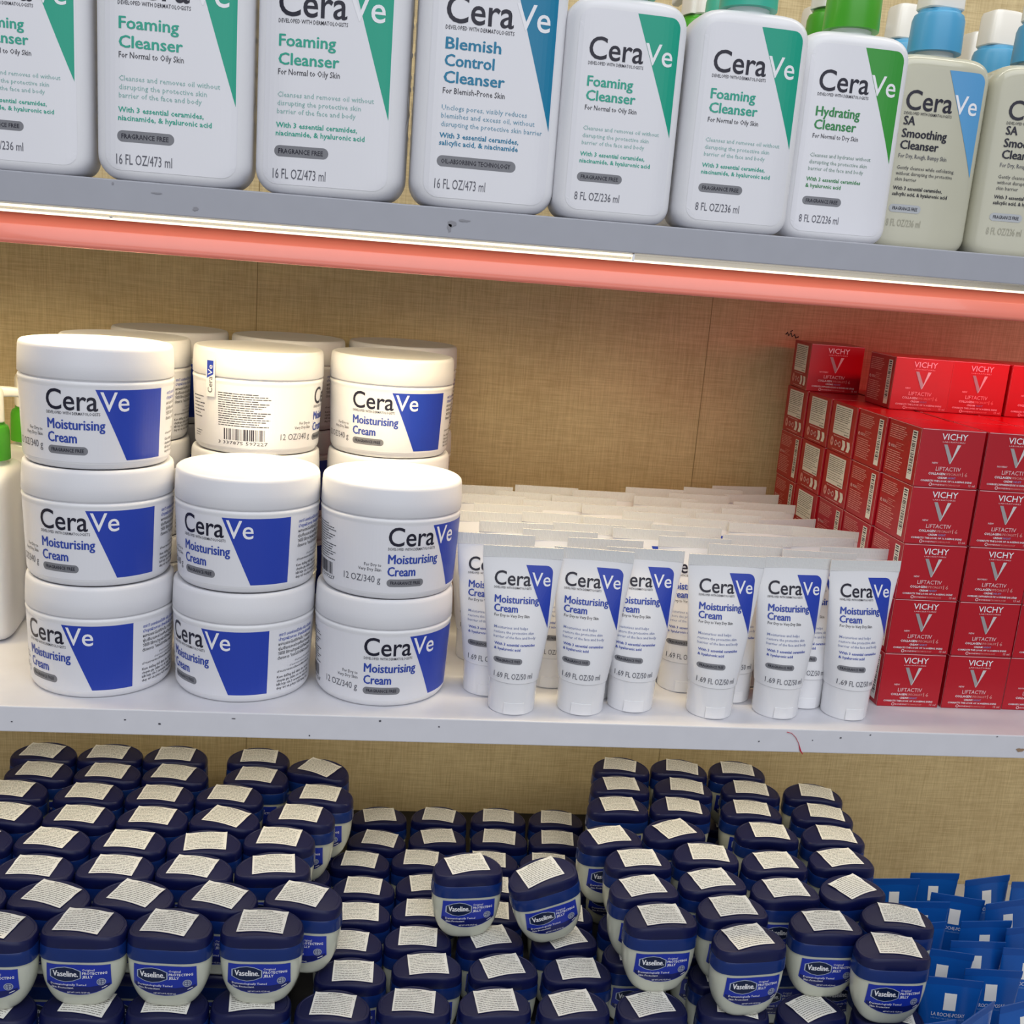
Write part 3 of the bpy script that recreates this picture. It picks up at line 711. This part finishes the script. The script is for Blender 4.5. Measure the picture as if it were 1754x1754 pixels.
# ------------------------------------------------------------------ red cream boxes
BW, BD, BH = 0.0508, 0.0540, 0.0444
def box_front(A, fr=False):
    A.text('VICHY', 16, 36.8, 4.6, 20.6, M_WINK, 0.006, 2); A.text('LABORATOIRES', 17.2, 34.6, 1.0, 18, M_PINKW, 0.0, 1)
    A.poly([(18.6, 33.2), (21.4, 33.2), (27.0, 21.8), (25.6, 18.6), (25.2, 18.6)], M_SILVER, 2, False); A.poly([(29.4, 33.2), (32.2, 33.2), (26.0, 18.6), (25.4, 18.6), (26.4, 21.0)], mat('bright_foil', 'e2dedd', 0.3, metal=0.3), 3, False)
    A.text('NOUVEAU' if fr else 'NEW', 10.5 if fr else 11.5, 18.2, 1.3, 8 if fr else 4.6, M_PINKW, 0.02, 1)
    A.text('LIFTACTIV', 15.2, 13.0, 3.0, 20, M_PINKW, 0.0, 2); A.text('COLLAGEN', 9.8, 9.8, 1.7, 13.5, M_WINK, 0.02, 1); A.text('SPECIALIST', 23.8, 9.8, 1.7, 12.5, M_PINKINK, 0, 1); A.text('16', 37.0, 9.2, 3.3, 4.2, M_PINKINK, -0.005, 1)
    A.text('CRÈME' if fr else 'CREAM', 17.6, 7.0, 1.4, 7.4, M_WINK, 0.02, 1); A.text('NUIT' if fr else 'NIGHT', 25.8, 7.0, 1.4, 6.4, mat('lilac_ink', '8c86b8', 0.4), 0.02, 1)
    A.text("CORRIGE L'APPARENCE DE 16 SIGNES DE L'ÂGE" if fr else 'CORRECTS THE LOOK OF 16 AGEING SIGNS', 4.6, 4.4, 1.3, 41, M_WINK, 0.02, 1)
    A.ring(13.0, 2.3, 0.8, 1.3, M_PINKW, 2, 16); A.text('BONDING', 14.8, 1.7, 1.1, 9.4, M_PINKW, 0.02, 1); A.text('TECHNOLOGIE' if fr else 'TECHNOLOGY', 24.4, 1.7, 1.1, 12.4, M_PINKINK, 0.0, 1); A.text('15 ml', 43.4, 1.7, 1.7, 5.2, M_PINKW, 0.0, 1)
    e = M_PINKW; A.rect(0.3, BH * 1000 - 0.55, BW * 1000 - 0.3, BH * 1000 - 0.2, e, 1)
    return A
def side_barcode(L):
    A = Art(); rr = random.Random(11)
    A.words(4, 30, 33, 41, 7, M_PINKINK, 2, 0.42, (2, 6), 0.3, rr); A.text('e', 4, 22.5, 4.2, 3.2, M_PINKW, 0.01, 2); A.text('eau', 8.5, 23, 3.2, 8, M_PINKW, 0.0, 2)
    A.words(17, 22, 31, 28, 4, M_PINKINK, 2, 0.3, (1, 3), 0.5, rr); A.words(4, 4, 34, 21, 10, M_PINKINK, 2, 0.42, (2, 6), 0.3, rr)
    A.rect(L - 13.5, 3.5, L - 5.5, 41, M_PAPER, 1); A.bars(L - 12.3, 8, L - 7, 39, M_INK, 2, False, random.Random(4), 0.36)
    A.rect(L - 0.55, 0.3, L - 0.2, BH * 1000 - 0.3, M_PINKW, 1); A.rect(0.3, BH * 1000 - 0.5, L - 0.3, BH * 1000 - 0.2, M_PINKW, 1)
    return A
def side_icons(L):
    A = Art(); rr = random.Random(12)
    A.ring(10, 8.6, 1.2, 4.2, M_PINKINK, 2, 20, 0.8); A.ring(18.5, 8.2, 1.6, 2.6, M_PINKW, 2, 16, 0.9); A.text('+', 22, 6.8, 3, 2.4, M_PINKW, 0.02, 1); A.ring(27, 8.2, 1.6, 2.6, M_PINKW, 2, 16, 0.9)
    for k, u in enumerate((31.5, 41.5)): A.poly([(u, 4), (u + 6, 4), (u + 8, 8.3), (u + 6, 12.6), (u, 12.6), (u + 2, 8.3)], M_PAPER, 2, False)
    A.words(12, 13.5, 40, 15, 1, M_PINKW, 2, 0.4, (2, 5), 0.1, rr); A.words(12, 1.6, 44, 3, 1, M_PINKW, 2, 0.4, (2, 5), 0.1, rr)
    A.rect(L - 0.55, 0.3, L - 0.2, BH * 1000 - 0.3, M_PINKW, 1)
    return A
def carton(name, w, d, fr, icons):
    me = bevel_box(name, w, d, BH, 0.0006, [M_RED])
    fm = box_front(Art(), fr).build('front', lambda u, v, o: (u / 1000 - BW / 2, -d / 2 - o, v / 1000))
    L = d * 1000
    sm = (side_icons if icons else side_barcode)(L).build('side', lambda u, v, o: (-w / 2 - o, d / 2 - u / 1000, v / 1000))
    tt = Art().rect(0.4, d * 500 - 0.2, w * 1000 - 0.4, d * 500 + 0.2, M_REDDARK, 1).rect(0.4, 0.2, w * 1000 - 0.4, 0.5, M_PINKW, 1).build('top', lambda u, v, o: (u / 1000 - w / 2, v / 1000 - d / 2, BH + o * 0.6))
    mats = [M_RED]; V = [tuple(v.co) for v in me.vertices]; F = [tuple(p.vertices) for p in me.polygons]; MI = [0] * len(F)
    for x in (fm, sm, tt):
        b0 = len(V); V += [tuple(v.co) for v in x.vertices]
        for p in x.polygons:
            m = x.materials[p.material_index]
            if m not in mats: mats.append(m)
            F.append(tuple(b0 + i for i in p.vertices)); MI.append(mats.index(m))
    return mesh_from(name, V, F, mats, MI, False)
def make_box(fr, icons):
    def fn():
        o = link('cream_box', carton('cream_box', BW, BD, fr, icons))
        if icons:
            A = Art(); rr = random.Random(21); A.rect(9, 16, 45, 41.5, M_PAPER, 1); A.words(10.5, 27, 43.5, 40.5, 8, M_PAPERINK, 2, 0.4, (2, 8), 0.15, rr); A.words(10.5, 19, 43.5, 26.5, 4, M_PAPERINK, 2, 0.3, (2, 8), 0.3, rr); A.words(34, 16.8, 43.5, 18.4, 1, M_PAPERINK, 2, 0.6, (2, 4), 0.1, rr)
            s_ = link('sticker', A.build('box_sticker', lambda u, v, o: (-BW / 2 - o, BD / 2 - u / 1000, v / 1000), base=0.00025), o); s_['label'] = 'white printed sticker'
        return o
    return Proto(fn)
PX = {(f, i): make_box(f, i) for f in (0, 1) for i in (0, 1)}
bx0, by0 = 0.4217, 0.0491; CW = 0.0524; RD = 0.0558
LAY = ['lowest', 'second', 'third', 'fourth', 'fifth']; CN = ['left', 'middle', 'right', 'far right']
GX = 'red cream boxes in the big stack'
icon_rows = {4: (2, 3, 4), 3: (2, 3), 2: (3,), 1: (2,), 0: ()}
icon_rows[2] = (3,)
french = {(4, 1), (2, 1), (0, 2)}
jit = random.Random(31)
for lay in range(5):
    for row in range(5):
        for col in range(4):
            ic = col == 0 and row in icon_rows[lay]
            fr = row == 0 and (lay, col) in french
            x = bx0 + BW / 2 + col * CW + jit.uniform(-0.0006, 0.0006) + (0.001 if col else 0); y = by0 + BD / 2 + row * RD + jit.uniform(-0.0004, 0.0004)
            if row == 0: lab = 'red cream box at the stack front, %s column, %s layer up' % (CN[col], LAY[lay])
            elif col == 0: lab = 'red cream box on the stack left side, %s row back, %s layer up' % (ORD[row], LAY[lay])
            elif lay == 4: lab = 'red cream box showing its top, %s row back, %s column, fifth layer' % (ORD[row], CN[col])
            else: continue
            if col == 0 and row: x -= 0.0008 * row
            PX[(int(fr), int(ic))].put((x, y, lay * (BH + 0.0002)), (0, 0, math.radians(jit.uniform(-0.4, 0.4))), lab, 'box', GX)
z6 = 5 * (BH + 0.0002)
for k, (px, py, rz, fr, ic, row) in enumerate(((1427, 684, -4, 1, 1, 'B'), (1574, 699, -2, 0, 0, 'A'), (1668, 707, 0, 0, 0, 'A'), (1768, 714, 0, 0, 0, 'A'))):
    y = 0.163 if row == 'A' else 0.272
    P = ony(px, py, y)
    PX[(fr, ic)].put((P.x, y + BD / 2, z6), (0, 0, math.radians(rz)), ('red cream box set back alone on top of the stack, nearest the pen scribble', 'red cream box on top of the stack with barcode side showing', 'red cream box third from left on top of the stack', 'red cream box rightmost on top, cut off by the picture edge')[k], 'box', GX)

# ------------------------------------------------------------------ navy lidded jelly jars
VA, VB, VH = 0.0287, 0.0178, 0.059
VN = 2.35; ZC = 0.0385
def vs(z): return interp([(0, 0.50), (0.0008, 0.60), (0.003, 0.69), (0.007, 0.785), (0.012, 0.865), (0.018, 0.93), (0.026, 0.975), (0.034, 0.99), (0.0385, 0.975)], z)
def vab(z): s_ = vs(z); return VA * s_, VB * (0.35 + 0.65 * s_)
def v_wrap(u, v, o):
    z = v / 1000; a, b_ = vab(z); x = u / 1000
    return (x, -b_ * (1 - min(0.98, abs(x / a)) ** 3.0) ** (1 / 3.0) - o, z)
def dome(x, y): return -0.0050 * (x / VA) ** 2 - 0.0008 * (y / VB) ** 2
def v_top(x, y, o): return (x, y, VH + dome(x, y) + o)
def make_jelly_meshes():
    M = {}
    b = MB(); b.loft([d_ring(*vab(z), z, 48) for z in (0, 0.0008, 0.003, 0.005, 0.0075, 0.0105, 0.014, 0.018, 0.023, 0.028, 0.034, 0.0388)]); M['body'] = b.mesh('jelly_body', M_JELLY, 1.0)
    b = MB(); N = 56; rings = []; mis = []
    def cr(s_, z, dm=1.0, sag=0.0):
        r = []
        for x, y, _ in d_ring(VA * s_, VB * s_, 0, N): r.append((x, y, z + dm * dome(x / s_ * min(s_, 1), y) + sag * abs(x / VA) ** 3))
        return r
    seq = [(0.995, 0.0386, 0, 0, 1), (1.02, 0.0384, 0, -0.001, 1), (1.012, 0.0440, 0, 0, 1), (1.0, 0.0478, 0.2, 0, 1), (0.985, 0.0486, 0.25, 0, 0), (1.0, 0.0492, 0.3, 0, 0), (1.0, 0.0560, 1, 0, 0), (0.985, 0.0580, 1, 0, 0), (0.955, 0.0590, 1, 0, 2), (0.90, 0.0592, 1, 0, 2), (0.885, 0.0588, 1, 0, 2), (0.84, 0.0588, 1, 0, 2), (0.6, 0.0590, 1, 0, 2), (0.3, 0.0590, 1, 0, 2), (0.05, 0.0590, 1, 0, 2)]
    for s_, z, dm, sag, mi in seq: rings.append(cr(s_, z, dm, sag)); mis.append(mi)
    b.loft(rings, mis=mis); M['lid'] = b.mesh('jelly_lid', [M_NAVYSIDE, M_SKIRT, M_NAVY], 0.5)
    A = Art(); pts = [(-21.2, 35.6), (-21.6, 19.0)] + [(u, 11.4 + 7.2 * (abs(u) / 21.5) ** 2) for u in (-17, -12, -6, 0, 6, 12, 17)] + [(21.6, 19.0), (21.2, 35.6), (10, 36.3), (0, 36.5), (-10, 36.3)]
    A.poly(pts, M_VBLUE, 0)
    bn = [(u, 11.9 + 7.2 * (abs(u) / 21.5) ** 2) for u in (-20.6, -17, -12, -6, 0, 6, 12, 17, 20.6)]
    A.poly(bn + [(20.8, 20.6), (8, 18.6), (-6, 18.8), (-20.8, 21.4)], M_VDARK, 1)
    def badge(s_): return [(-8.2 + 10.6 * s_ * c, 28.6 + 6.2 * s_ * d) for c, d in ((-1, -.45), (-.8, -.62), (-.5, -.86), (0, -1), (.5, -.86), (.8, -.62), (1, -.45), (1, .45), (.8, .62), (.5, .86), (0, 1), (-.5, .86), (-.8, .62), (-1, .45))]
    A.poly(badge(1.0), mat('badge_rim', 'b8c4d8', 0.3, metal=0.3), 2); A.poly(badge(0.92), M_VBADGE, 3)
    A.text('Vaseline.', -16.7, 27.0, 4.4, 17.2, M_WINK, 0.02, 2, 4, True)
    A.text('Original', 3.2, 31.6, 1.8, 8, M_PINKW if 0 else M_WINK, 0.0, 1); A.text('PROTECTING', 3.2, 28.8, 1.9, 16, M_WINK, 0.02, 1, 3); A.text('JELLY', 3.2, 26.0, 1.9, 7, M_WINK, 0.02, 1)
    A.text('Dermatologically Tested', -18.4, 19.6, 1.6, 24, M_WINK, 0.008, 1, 4); A.text('Skin Protectant', -18, 16.9, 1.6, 15, M_WINK, 0.008, 1, 4)
    A.text('NET WT 1.69 FL OZ (50 mL)', -7.2, 13.1, 1.2, 15, M_WINK, 0.01, 1, 4)
    sv = mat('badge_silver', 'a9b1c6', 0.35, metal=0.2); A.ring(15.4, 22.6, 0.0, 3.0, sv, 3, 20); A.ring(15.4, 22.6, 2.0, 2.3, M_VDARK, 4, 20); A.rect(13.4, 22.4, 17.4, 22.8, M_VDARK, 4); A.rect(15.2, 20.6, 15.6, 24.6, M_VDARK, 4)
    A.poly([(15.6, 17.0), (19.0, 18.5), (19.0, 19.1), (15.6, 17.6)], M_WINK, 4, False)
    M['label'] = A.build('jelly_label', v_wrap, 2.5, 2.5, 0.0004)
    M['st'] = []
    for k, (rot, cu, cv) in enumerate(((-4, 0, 0.0), (-9, -1.5, 0.3), (4, 0.5, 0.0), (-14, 1.0, 0.5), (9, -1, 0.4), (16, 0, 0), (-20, 0.5, 0.0), (0, 2.0, -0.3), (-6, 3, 0.3), (24, -1, 0))):
        A = Art(); rr = random.Random(40 + k); w, h = 16.0, 12.6
        A.rect(-w, -h, w, h, M_PAPER, 1, True); A.words(-w + 1.4, -h + 1.0, w - 1.2, h - 2.6, 11, M_PAPERINK, 2, 0.32, (1.2, 3.6), 0.06, rr); A.words(-6, h - 2.6, 6, h - 0.9, 1, M_PAPERINK, 2, 0.5, (2, 4), 0.05, rr)
        c, q = math.cos(math.radians(rot)), math.sin(math.radians(rot))
        def wr(u, v, o, c=c, q=q, cu=cu, cv=cv):
            x = (c * u - q * v + cu) / 1000; y = (q * u + c * v + cv) / 1000
            cur = 0.0010 * max(0, (abs(u) - 11) / 5) ** 2 * (1 if v > 0 else 0.3)
            return v_top(x, y, o + 0.0003 + cur)
        M['st'].append(A.build('lid_sticker', wr, 3.0, 4.0))
    return M
_V = {}
def make_jelly():
    if not _V: _V.update(make_jelly_meshes())
    r = link('jelly_jar', None); link('jar_body', _V['body'], r); link('front_label', _V['label'], r)
    l = link('lid', _V['lid'], r); link('sticker', _V['st'][0], l); return r
JELLY = Proto(make_jelly)
T2, T1 = RISER + 2 * VH, RISER + VH
srnd = random.Random(77)
def vput(px, py, ztop, label, group, rz=0.0, rx=0.0, ry=0.0, sc=1.0, st=None, xyz=None):
    R = Matrix.Rotation(math.radians(rz), 3, 'Z') @ Matrix.Rotation(math.radians(ry), 3, 'Y') @ Matrix.Rotation(math.radians(rx), 3, 'X')
    P = onz(px, py, ztop) if xyz is None else Vector(xyz)
    if P.y > WALL_Y - 0.022: P.y = WALL_Y - 0.022
    root = P - R @ Vector((0, 0, VH))
    o = JELLY.put(root, R.to_euler('XYZ'), label, 'jar', group)
    o.scale = (sc, sc, 1)
    k = srnd.randrange(3) if st is None else st
    for c in o.children:
        for d in c.children:
            if d.name.startswith('sticker'): d.data = _V['st'][k]
    return P
def C(l, r, b_, f): return ((l + r) / 2, (b_ + f) / 2)
PILE = {'L': 'left pile', 'M': 'low middle pile', 'R': 'right pile'}
GV = {'L': 'navy lidded jelly jars in the left pile', 'M': 'navy lidded jelly jars in the low middle pile', 'R': 'navy lidded jelly jars in the right pile'}
Lr = [
 [(21, 135, 1268, 1305, -4, 1), (135, 242, 1271, 1303, 8, 1), (245, 353, 1274, 1306, 2, 0), (390.5, 497, 1278, 1309, -8, 2), (501, 588, 1292, 1335, -30, 3)],
 [(11, 128, 1298, 1331, -5, 0), (128, 242, 1304, 1333, -4, 0), (244.6, 356, 1307, 1336, -6, 1), (388, 494.6, 1310, 1340, -8, 0), (498, 601, 1338, 1376, -9, 0)],
 [(-38, 81, 1333, 1364, 3, 1), (92.6, 214, 1337, 1370, -4, 0), (216.6, 333.5, 1341, 1373, -4, 0), (338, 450, 1341, 1374, -10, 0), (458, 574, 1374, 1407, -8, 0)],
 [(-50, 70, 1370, 1406, -5, 1), (77, 199.5, 1375, 1410, -5, 0), (201, 323.5, 1378, 1412, -5, 0), (326, 443, 1380, 1414, -14, 3), (415.7, 537, 1413.6, 1449, -6, 0)],
 [(-105, 18.5, 1413, 1452, -5, 1), (28.5, 157, 1412.5, 1454, -8, 1), (158, 286.5, 1417, 1455, -5, 0), (289, 415, 1421, 1457, 3, 2)],
 [(-2, 130, 1461, 1501, -3, 0), (130, 266.5, 1460, 1500, -3, 0), (268, 399, 1462, 1502, -6, 1), (400, 528, 1460, 1497, 4, 2)],
 [(-120, 13, 1507, 1550, -4, 0), (12, 151, 1506.5, 1552, -12, 3), (158, 296, 1505, 1553, -14, 3), (308, 442, 1511, 1555, -12, 3), (453, 585, 1507, 1558, -18, 1)],
 [(-76, 68, 1555, 1608, -10, 1), (68, 219.5, 1552, 1599, -4, 1), (222, 365, 1553.6, 1603, -8, 1), (381, 523, 1551, 1594, 0, 0)],
]
Mr = [
 [(599.5, 699, 1378, 1411, 6, 2), (702, 803, 1377, 1412, -12, 0), (804, 904, 1378, 1415, -4, 0), (905, 1001, 1381, 1418, -8, 0)],
 [(597, 695, 1416.5, 1453, -10, 8), (699, 800.5, 1414, 1448, 6, 2), (807, 904, 1414, 1450, -8, 0), (909.5, 1000, 1416, 1452, -4, 0)],
 [(567, 666.5, 1450.7, 1490.6, -8, 0), (673.6, 770, 1449, 1487, -4, 0), (791, 887, 1450.7, 1490, -2, 0), (889.6, 988, 1453.5, 1493, -4, 0)],
 [(568, 678, 1496, 1535, -4, 0), (681, 782, 1491, 1531, 0, 2), (790, 893, 1493, 1533, 0, 0), (900, 1005, 1497, 1538, 5, 2)],
 [(560, 666.5, 1539, 1580, 0, 7), (673.6, 780, 1535, 1573, 0, 0), (786, 895, 1537, 1577, 0, 0), (905, 1019, 1540, 1580, 0, 8)],
 [(542, 652, 1590, 1629, -2, 0), (656.5, 776, 1583, 1622, 0, 0), (781, 899.5, 1583, 1622, 10, 4), (909.5, 1025, 1583, 1622, 8, 5)],
 [(535, 666.5, 1639, 1684, -2, 7), (669, 795, 1629, 1670, 0, 2), (800, 925, 1631, 1675, 8, 4), (928, 1050.6, 1637, 1678, 2, 2)],
 [(502.6, 639.5, 1694.5, 1744, -6, 0), (644, 775, 1688, 1737, -3, 0), (781, 915, 1688, 1737, 3, 2), (918, 1048, 1691, 1741, 4, 4), (1050.6, 1183, 1693, 1742, 8, 4), (1192, 1320, 1694, 1744, -14, 8), (1325, 1453.5, 1699, 1748, 16, 5), (1459, 1585, 1704, 1756, -14, 8)],
]
Rr = [
 [(1015.6, 1114, 1295, 1323, -10, 1), (1115, 1212, 1298, 1326, -14, 8), (1214, 1312, 1301, 1330, -12, 0)],
 [(1011, 1115, 1327, 1355, -6, 2), (1121, 1221, 1330, 1359, -10, 8), (1235, 1338, 1334, 1363, -12, 0), (1340.5, 1446, 1340, 1370, -14, 8)],
 [(1005.6, 1112.5, 1359.5, 1392, -2, 2), (1114, 1218, 1362, 1394, -3, 8), (1235, 1340.5, 1365, 1400, -10, 0), (1356.6, 1462, 1372, 1407, -12, 8)],
 [(990, 1101, 1406.5, 1451, 8, 4), (1102.5, 1208, 1399, 1437, 14, 5), (1258, 1370.5, 1402, 1440, -8, 7), (1374, 1480.6, 1410, 1444, -3, 8)],
 [(1035.5, 1152, 1449, 1487, 2, 2), (1151, 1268, 1437, 1479, -7, 7), (1269, 1386, 1453, 1491, 2, 2), (1385, 1498, 1449, 1486, 2, 4)],
 [(1042.6, 1165, 1491, 1540, 7, 4), (1161, 1281, 1480, 1527, 6, 4), (1283.5, 1407.5, 1497, 1541, 2, 2), (1408, 1512, 1491, 1543, 22, 5)],
 [(1067, 1198, 1540.5, 1589, 4, 2), (1192, 1318, 1528, 1572, 4, 2), (1352, 1479, 1549, 1602, -4, 2), (1475, 1600, 1541, 1589, -10, 8)],
 [(1215, 1352, 1576, 1629, 10, 4), (1458, 1600, 1592, 1642, -4, 8)],
]
def rowname(n, tot):
    return 'front row' if n == tot - 1 else ('back row' if n == 0 else '%s row from back' % ORD[n])
VP = []
for key, rws, zt, sc in (('L', Lr, T2, 1.025), ('M', Mr, T1, 0.955), ('R', Rr, T2, 0.985)):
    for n, rw in enumerate(rws):
        for k, (l, r_, b_, f, rz, st) in enumerate(rw):
            lab = 'navy lidded jelly jar, %s in the %s, %s' % (ORD[k], rowname(n, len(rws)), PILE[key])
            if key == 'R' and n == 6 and k in (0, 2): lab += ', print showing'
            P = onz(*C(l, r_, b_, f), zt)
            VP.append([P.x, P.y, zt, rz, st, lab, key, sc])
# lower layer: front row under the left pile, then the jars that carry the piles
for k, (l, r_, b_, f, rz, st) in enumerate(((-80, 61, 1690, 1745, -8, 1), (71, 214, 1690, 1740, -8, 8), (218, 359, 1688, 1738, 0, 0), (360.6, 501, 1684, 1733, 3, 2))):
    P = onz(*C(l, r_, b_, f), T1); VP.append([P.x, P.y, T1, rz, st, 'navy lidded jelly jar at the very bottom, %s from left beneath the left pile front' % ORD[k], 'L', 1.0])
for i in range(len(VP)):
    v = VP[i]
    if v[2] == T2 and not (v[6] == 'L' and 'in the front row' in v[5]):
        yy = v[1]
        if any(abs(q[2] - T1) < 0.01 and abs(q[0] - v[0]) < 0.045 and abs(q[1] - yy) < 0.027 for q in VP if 'lower layer' not in q[5]): continue
        VP.append([v[0], yy + (0.004 if v[6] == 'L' else 0), T1, v[3] * 0.5, 0, 'navy lidded jelly jar of the lower layer carrying the %s' % PILE[v[6]], v[6], 0.97])
def half(v, ax): return (VA if ax == 0 else VB) * v[7]
for it in range(250):       # settle neighbours that would press into one another
    for i in range(len(VP)):
        for j in range(i + 1, len(VP)):
            a, c = VP[i], VP[j]
            if abs(a[2] - c[2]) > 0.01: continue
            dx = a[0] - c[0]; dy = a[1] - c[1]; mx = half(a, 0) + half(c, 0) + 0.0006; my = half(a, 1) + half(c, 1) + 0.0006
            q = (abs(dx) / mx) ** VN + (abs(dy) / my) ** VN
            if q < 1:
                ga = VN * abs(dx / mx) ** (VN - 1) / mx * (1 if dx >= 0 else -1); gb = VN * abs(dy / my) ** (VN - 1) / my * (1 if dy >= 0 else -1)
                g2 = ga * ga + gb * gb + 1e-6; k = min((1 - q) / g2 * 0.25, 1.0)
                wa, wc = (1, 1)
                if 'lower layer' in a[5] and 'lower layer' not in c[5]: wa, wc = 2, 0
                if 'lower layer' in c[5] and 'lower layer' not in a[5]: wa, wc = 0, 2
                sx = max(-0.0006, min(0.0006, ga * k)); sy = max(-0.0006, min(0.0006, gb * k))
                a[0] += sx * wa; a[1] += sy * wa; c[0] -= sx * wc; c[1] -= sy * wc
    for v in VP: v[1] = min(v[1], WALL_Y - 0.0195)
for x, y, zt, rz, st, lab, key, sc in VP:
    rx = 0
    grp = GV[key] if 'lower layer' not in lab else 'hidden lower jars under the %s' % PILE[key]
    vput(0, 0, zt, lab, grp, rz * 0.55, rx, 0, sc, st, (x, y, zt))
# two jars standing on top of the low middle pile
P = onz(802, 1478, T2); vput(0, 0, T2, 'jelly jar standing upright on top of the low middle pile, printed front showing', 'loose jelly jars on the middle pile', 5, 0, 0, 0.99, 4, (P.x, P.y, T2))
P = onz(927, 1492, T2 + 0.004); vput(0, 0, T2, 'jelly jar tipped sideways on top of the low middle pile beside the upright one', 'loose jelly jars on the middle pile', 8, 4, -14, 0.99, 4, (P.x, P.y, T2 + 0.004))

# ------------------------------------------------------------------ blue foil tubes at lower right
PHT = 0.164; CRZ = 0.1585
def pt_ab(z):
    t = min(1, max(0, (z - 0.020) / (CRZ - 0.020))); return lerp(0.0165, 0.0232, t ** 0.8), max(0.0008, 0.0165 * (1 - t ** 1.5))
def pt_wrap(u, v, o):
    z = v / 1000; a, b_ = pt_ab(z); x = u / 1000; return (x, -b_ * math.sqrt(max(0, 1 - min(1, (x / a) ** 2))) - o, z)
def make_pouch():
    r = link('foil_tube', None); b = MB()
    b.loft([super_ring(0.014, 0.014, 0.0198, 2, 40)] + [super_ring(*pt_ab(lerp(0.020, CRZ, i / 14)), lerp(0.020, CRZ, i / 14), 2, 40) for i in range(15)]); link('tube_body', b.mesh('foil_body', M_POUCH, 1.2), r)
    b = MB(); b.loft([super_ring(0.0233, 0.0008, CRZ - 0.0002, 6, 40), super_ring(0.0235, 0.0006, CRZ + 0.001, 6, 40), super_ring(0.0235, 0.00055, PHT, 6, 40)]); link('crimp', b.mesh('foil_crimp', M_POUCHDK, 0.5), r)
    b = MB(); b.lathe([(0.0150, 0), (0.0160, 0.0006), (0.0163, 0.0195), (0.014, 0.020)], 40); link('cap', b.mesh('foil_cap', M_CAPW, 0.6), r)
    A = Art(); A.rect(-5.2, 138.5, 4.4, 154.0, M_PAPER, 1, True); A.text('LA ROCHE-POSAY', -13.5, 133.5, 2.8, 26, M_WINK, 0.0, 2); A.text('LABORATOIRE DERMATOLOGIQUE', -13.5, 131.0, 1.3, 26, mat('pale_blue_ink', '7aa6d8', 0.4), 0.0, 1)
    link('label', A.build('foil_label', pt_wrap, 2.0, 4.0), r); return r
POUCH = Proto(make_pouch)
GP = 'blue foil tubes at the lower right'
pc = [(1543, 1512, 2, 0), (1614, 1509, 0, 0), (1700, 1512, 8, -3), (1775, 1511, 0, 0), (1586, 1556, 0, 0), (1642, 1546, -10, 3), (1732, 1549, 8, -3), (1590, 1583, 4, -2), (1675, 1583, 2, 0), (1757, 1586, 6, -2),
      (1620, 1627, -8, 3), (1680, 1617, -2, 0), (1765, 1618, -4, 1), (1632, 1668, -6, 2), (1704, 1657, -3, 1), (1676, 1734, 32, 0), (1748, 1704, 10, -5), (1588, 1754, 6, -4)]
PQ = []
for px, py, rz, ry in pc:
    P = onz(px, py, FLOOR + PHT); PQ.append([P.x, min(P.y, WALL_Y - 0.0185), rz, ry])
for it in range(200):
    for i in range(len(PQ)):
        for j in range(len(PQ)):
            if i == j: continue
            dx = PQ[i][0] - PQ[j][0]; dy = PQ[i][1] - PQ[j][1]; d = math.hypot(dx, dy)
            if d < 0.0365: k = (0.0365 - d) * 0.25 / max(d, 1e-5); PQ[i][0] += dx * k; PQ[i][1] += dy * k
        for v in VP:
            if v[2] != T1 and v[2] != T2: continue
            mx = half(v, 0) + 0.0145; my = half(v, 1) + 0.0145; dx = PQ[i][0] - v[0]; dy = PQ[i][1] - v[1]
            q = (dx / mx) ** 2 + (dy / my) ** 2
            if q < 1 and v[2] == T1: PQ[i][0] += 0.0006
        PQ[i][1] = min(PQ[i][1], WALL_Y - 0.0185)
order = sorted(range(len(PQ)), key=lambda i: -PQ[i][1]); rows = []
for i in order:
    if not rows or rows[-1][0] - PQ[i][1] > 0.024: rows.append([PQ[i][1], []])
    rows[-1][1].append(i)
nm = {}
for k, (yy, ids) in enumerate(rows):
    for n, i in enumerate(sorted(ids, key=lambda i: PQ[i][0])): nm[i] = 'blue foil tube with white rectangle, %s from left in the %s row from the back' % (ORD[n], ORD[k])
for i, (x, y, rz, ry) in enumerate(PQ):
    R = Matrix.Rotation(math.radians(rz), 3, 'Z') @ Matrix.Rotation(math.radians(ry), 3, 'Y')
    POUCH.put(Vector((x, y, FLOOR + PHT)) - R @ Vector((0, 0, PHT)), R.to_euler('XYZ'), nm[i], 'tube', GP)
